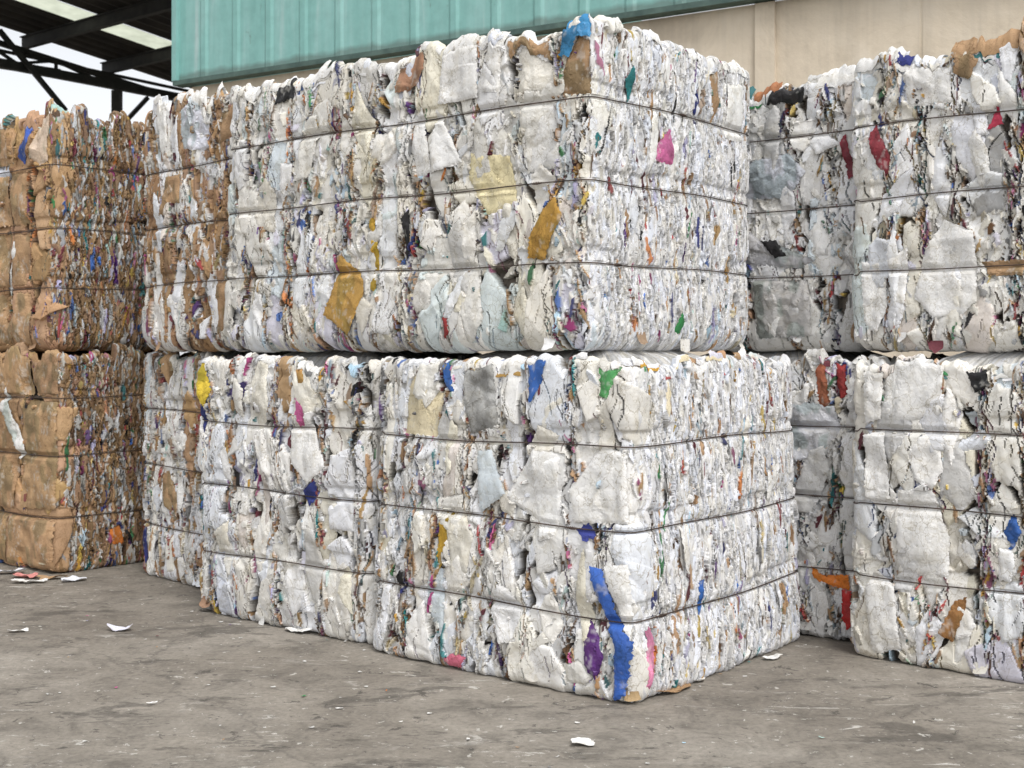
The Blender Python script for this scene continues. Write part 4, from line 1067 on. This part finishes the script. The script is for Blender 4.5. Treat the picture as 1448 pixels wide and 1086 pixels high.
litter('paper_scrap', -2.36, 6.12, .08, (.62, .26, .24), 'reddish printed sheet in the litter at the foot of the lower cardboard bale', 'scrap', GL, .5, -.4, fold=.25)
litter('paper_scrap', -2.30, 5.98, .09, W0 * .9, 'white sheet lying in front of the reddish printed sheet by the cardboard stack', 'scrap', GL, .4, .1, fold=.12)
litter('cardboard_scrap', -2.22, 6.08, .08, KR, 'tan cardboard scrap in the litter by the cardboard stack corner', 'scrap', GL, .4, .3, fold=.15)
litter('paper_scrap', -2.10, 6.03, .07, (.70, .72, .78), 'crumpled pale scrap at the corner of the lower cardboard bale', 'scrap', GL, .5, .5, fold=.4)
litter('paper_scrap', -2.62, 6.05, .07, W0, 'white sheet at the left end of the litter by the cardboard stack', 'scrap', GL, .5, .5, fold=.3)
GS = 'tiny paper specks on the concrete'
r2 = np.random.default_rng(55)
def speck(x, y):
    s = r2.uniform(.004, .011)
    c = W0 * r2.uniform(.7, 1) if r2.random() < .75 else BV[r2.integers(0, len(BN))]
    litter('paper_speck', x, y, s, c, 'tiny torn paper speck on the bare concrete', 'speck', GS, r2.uniform(.3, .8), fold=.3, n=6, lift=.002)
for _ in range(60):
    y = r2.uniform(3.5, 6.3); x = r2.uniform(-.42, -.12) * y + .15
    if (x - .38) * .632 + (y - 4.0) * .775 < -.12: speck(x, y)
for _ in range(26):
    u = r2.uniform(0, 2.2); d = abs(r2.normal(.03, .06)) + .03
    speck(.38 - .775 * u - .632 * d, 4.0 + .632 * u - .775 * d)
for _ in range(14):
    u = r2.uniform(0, 1.1); d = abs(r2.normal(.03, .05)) + .03
    speck(.38 + .632 * u + .775 * d, 4.0 + .775 * u - .632 * d)
for _ in range(16): speck(r2.uniform(-.3, 1.6), r2.uniform(3.3, 3.85))

# ------------------------------------------------------------------ teal clad building
WX, WY = -3.66, 13.765; wt = math.atan2(10.39 - 13.765, 2.048 + 3.627)
bld = empty('industrial_building', (WX, WY, 0), wt)
tag(bld, 'industrial building with teal corrugated cladding over a beige concrete wall, behind the bales', 'building')
Lw = 26.0
# trapezoid ribs along the wall
prof = []; x = 0.0
while x < Lw:
    for dx, dy in ((0, 0), (.34, 0), (.37, -.016), (.43, -.016)): prof.append((x + dx, dy))
    x += .46
prof = np.array(prof); zb, zt = 4.045, 11.0
zs = np.linspace(zb, zt, 8); n = len(prof)
co = np.array([(p[0], p[1], z - zb) for z in zs for p in prof])
idx = np.arange(len(co)).reshape(len(zs), n)
f = np.stack([idx[:-1, :-1], idx[:-1, 1:], idx[1:, 1:], idx[1:, :-1]], -1).reshape(-1, 4)
cl = link('cladding', mesh_np('cladding', co, f), M_TEAL, bld); cl.location = (0, 0, zb)
m = MB(); m.hexa([(-.02, -.05, 4.0), (Lw, -.05, 4.0), (Lw, .099, 4.0), (-.02, .099, 4.0), (-.02, -.05, 4.05), (Lw, -.05, 4.05), (Lw, .099, 4.05), (-.02, .099, 4.05)])
m.build('drip_flashing', M_TRIM, bld)
m = MB(); m.hexa([(-.035, -.05, 4.052), (.03, -.05, 4.052), (.03, .02, 4.052), (-.035, .02, 4.052), (-.035, -.05, 11), (.03, -.05, 11), (.03, .02, 11), (-.035, .02, 11)])
m.hexa([(-.03, .022, 4.052), (.0, .022, 4.052), (.0, 12, 4.052), (-.03, 12, 4.052), (-.03, .022, 11), (.0, .022, 11), (.0, 12, 11), (-.03, 12, 11)])
m.build('corner_flashing', M_TEAL, bld)
m = MB()
x = .12
while x < Lw:                       # cast panels with open joints
    w = 3.9; m.hexa([(x, .10, 0), (x + w - .02, .10, 0), (x + w - .02, .6, 0), (x, .6, 0), (x, .10, 3.996), (x + w - .02, .10, 3.996), (x + w - .02, .6, 3.996), (x, .6, 3.996)]); x += w
m.hexa([(.1, .106, 0), (Lw, .106, 0), (Lw, .58, 0), (.1, .58, 0), (.1, .106, 3.99), (Lw, .106, 3.99), (Lw, .58, 3.99), (.1, .58, 3.99)])
m.build('concrete_wall', M_BEIGE, bld)
m = MB(); m.hexa([(6.57, .06, 0), (6.74, .06, 0), (6.74, .098, 0), (6.57, .098, 0), (6.57, .06, 3.99), (6.74, .06, 3.99), (6.74, .098, 3.99), (6.57, .098, 3.99)])
m.build('pilaster', M_BEIGE, bld)
m = MB(); m.hexa([(.1, .62, 0), (.3, .62, 0), (.3, 12, 0), (.1, 12, 0), (.1, .62, 3.99), (.3, .62, 3.99), (.3, 12, 3.99), (.1, 12, 3.99)])
m.build('side_wall', M_BEIGE, bld)

# ------------------------------------------------------------------ open shed at the left
shed = empty('open_shed', (0, 0, 0))
tag(shed, 'open steel shed with a dark roof, lattice truss and skylight strips, beside the teal wall', 'shed')
T0 = Vector((-8.7, 21.4, 0)); t = Vector((.618, .787, 0)); w = Vector((.787, -.618, 0))
def RP(a, q, dz=0.0): # a along the truss, q across towards the yard
    p = T0 + t * a + w * q; p.z = 6.6 - .104 * a + dz; return p
m = MB()
a0, a1, q0, q1 = -9, 14, -.25, 7.5
sk = [(1.25, 1.88)]
# corrugated sheets, with a bay left open for the skylight strip
def sheet(m, qa, qb, dz=.10, amp=.02, pitch=.30):
    k = int((a1 - a0) / .075); qs = (qa, qb)
    base = len(m.v); 
    nq = max(2, int((qb - qa) / .075)); 
    for i in range(nq + 1):
        q = qa + (qb - qa) * i / nq; z = dz + amp * math.sin(2 * PI * q / pitch)
        m.v += [tuple(RP(a0, q, z)), tuple(RP(a1, q, z))]
    for i in range(nq): m.f.append((base + 2 * i, base + 2 * i + 1, base + 2 * i + 3, base + 2 * i + 2))
sheet(m, q0, 1.25); m.build('roof_sheet', M_ROOF, shed)
m = MB(); sheet(m, 1.88, q1); m.build('roof_sheet', M_ROOF, shed)
for k in range(6):
    m = MB(); ua = a0 + k * 4.0; ub = min(ua + 3.95, a1)
    base = 0
    m.quad(RP(ua, 1.25, .11), RP(ub, 1.25, .11), RP(ub, 1.88, .11), RP(ua, 1.88, .11)); m.build('skylight', M_SKYL, shed)
for a in (-7.6, -4.9, -2.2, .55, 2.15, 4.6, 7.0, 9.5):
    m = MB(); m.ibeam(RP(a, q0, -.06), RP(a, q1, -.06), .10, .22); m.build('purlin', M_STEEL, shed)
def truss(q, name='truss'):
    m = MB()
    hz = 6.0
    def TP(a, z): p = T0 + t * a + w * q; p.z = z; return p
    top = lambda a: 6.6 - .104 * a - .26
    m.bar(TP(a0, top(a0)), TP(5.6, top(5.6)), .08, .09)
    m.bar(TP(a0, hz), TP(9, hz), .12, .15)
    m.bar(TP(-6, hz + .30), TP(5.4, hz + .14), .05, .05)
    a = -7.2; up = True
    while a < 4.6:
        st = .75
        m.bar(TP(a, hz + .05 if up else top(a)), TP(a + st, top(a + st) if up else hz + .05), .05, .05)
        if up: m.bar(TP(a + st, hz), TP(a + st, top(a + st)), .05, .05)
        a += st; up = not up
    return m.build(name, M_STEEL, shed)
truss(0.0)
m = MB()
def XY(a, q, z): p = T0 + t * a + w * q; p.z = z; return p
m.bar(XY(2.28, .02, 0), XY(2.28, .02, 5.9), .16, .16); m.build('column', M_STEEL, shed)
m = MB(); m.bar(XY(2.36, .02, 5.25), XY(2.95, .02, 5.88), .07, .07); m.build('knee_brace', M_STEEL, shed)
m = MB(); m.bar(XY(-.1, .14, 6.52), XY(1.15, .14, 5.35), .07, .08); m.build('knee_brace', M_STEEL, shed)
# second frame further back across the yard side of the truss
m = MB(); m.bar(XY(-1.5, -3.2, 6.62), XY(1.2, -.1, 6.05), .12, .14); m.build('tie_beam', M_STEEL, shed)
m = MB(); m.bar(XY(1.15, .1, 5.35), XY(1.15, .1, 0), .12, .12); m.build('column', M_STEEL, shed)

# ------------------------------------------------------------------ light, sky, camera
w_ = bpy.data.worlds.new('World'); scene.world = w_; w_.use_nodes = True
nt = w_.node_tree; ns = nt.nodes; ls = nt.links
SUN_EL, SUN_AZ = math.radians(56), math.radians(156)      # azimuth clockwise from +Y: behind the camera on the right
sky = ns.new('ShaderNodeTexSky'); sky.sky_type = 'NISHITA'; sky.sun_disc = False
sky.sun_elevation = SUN_EL; sky.sun_rotation = SUN_AZ; sky.dust_density = 4.0; sky.air_density = 1.0
hs = ns.new('ShaderNodeHueSaturation'); hs.inputs['Saturation'].default_value = .16; hs.inputs['Value'].default_value = 1.0
ls.new(sky.outputs[0], hs.inputs['Color'])
bg = ns['Background']; # overcast haze, brighter low over the horizon
tcw = ns.new('ShaderNodeTexCoord'); spw = ns.new('ShaderNodeSeparateXYZ'); ls.new(tcw.outputs['Generated'], spw.inputs[0])
rw = ns.new('ShaderNodeMapRange'); rw.inputs[1].default_value = .10; rw.inputs[2].default_value = .50; rw.inputs[3].default_value = 1.9; rw.inputs[4].default_value = 1.0
ls.new(spw.outputs['Z'], rw.inputs[0]); ls.new(rw.outputs[0], hs.inputs['Value'])
mxw = ns.new('ShaderNodeMix'); mxw.data_type = 'RGBA'; mxw.blend_type = 'LIGHTEN'; mxw.inputs[0].default_value = 1.0; mxw.clamp_result = False
ls.new(hs.outputs[0], mxw.inputs[6]); mxw.inputs[7].default_value = (5.2, 5.25, 5.35, 1)
ls.new(mxw.outputs[2], bg.inputs['Color']); bg.inputs['Strength'].default_value = .15
L = bpy.data.lights.new('sun', 'SUN'); L.energy = 1.55; L.angle = math.radians(20); L.color = (1, .97, .93)
so = bpy.data.objects.new('sun', L); COL.objects.link(so)
d = Vector((math.sin(SUN_AZ) * math.cos(SUN_EL), math.cos(SUN_AZ) * math.cos(SUN_EL), math.sin(SUN_EL)))
so.rotation_euler = d.to_track_quat('Z', 'Y').to_euler(); so.location = d * 30

cam = bpy.data.cameras.new('camera'); co_ = bpy.data.objects.new('camera', cam); COL.objects.link(co_)
co_.location = (0, 0, 1.1); co_.rotation_euler = (PI / 2, 0, 0)
cam.sensor_width = 36; cam.lens = 1780 / 1448 * 36; cam.shift_y = -(543 - 497) / 1448
cam.clip_end = 1000; cam.clip_start = .05
cam.dof.use_dof = True; cam.dof.focus_distance = 4.4; cam.dof.aperture_fstop = 7
scene.camera = co_
scene.view_settings.view_transform = 'Standard'; scene.view_settings.look = 'None'; scene.view_settings.exposure = 0
scene.cycles.max_bounces = 4; scene.cycles.diffuse_bounces = 3; scene.cycles.use_adaptive_sampling = True; scene.cycles.adaptive_threshold = .02
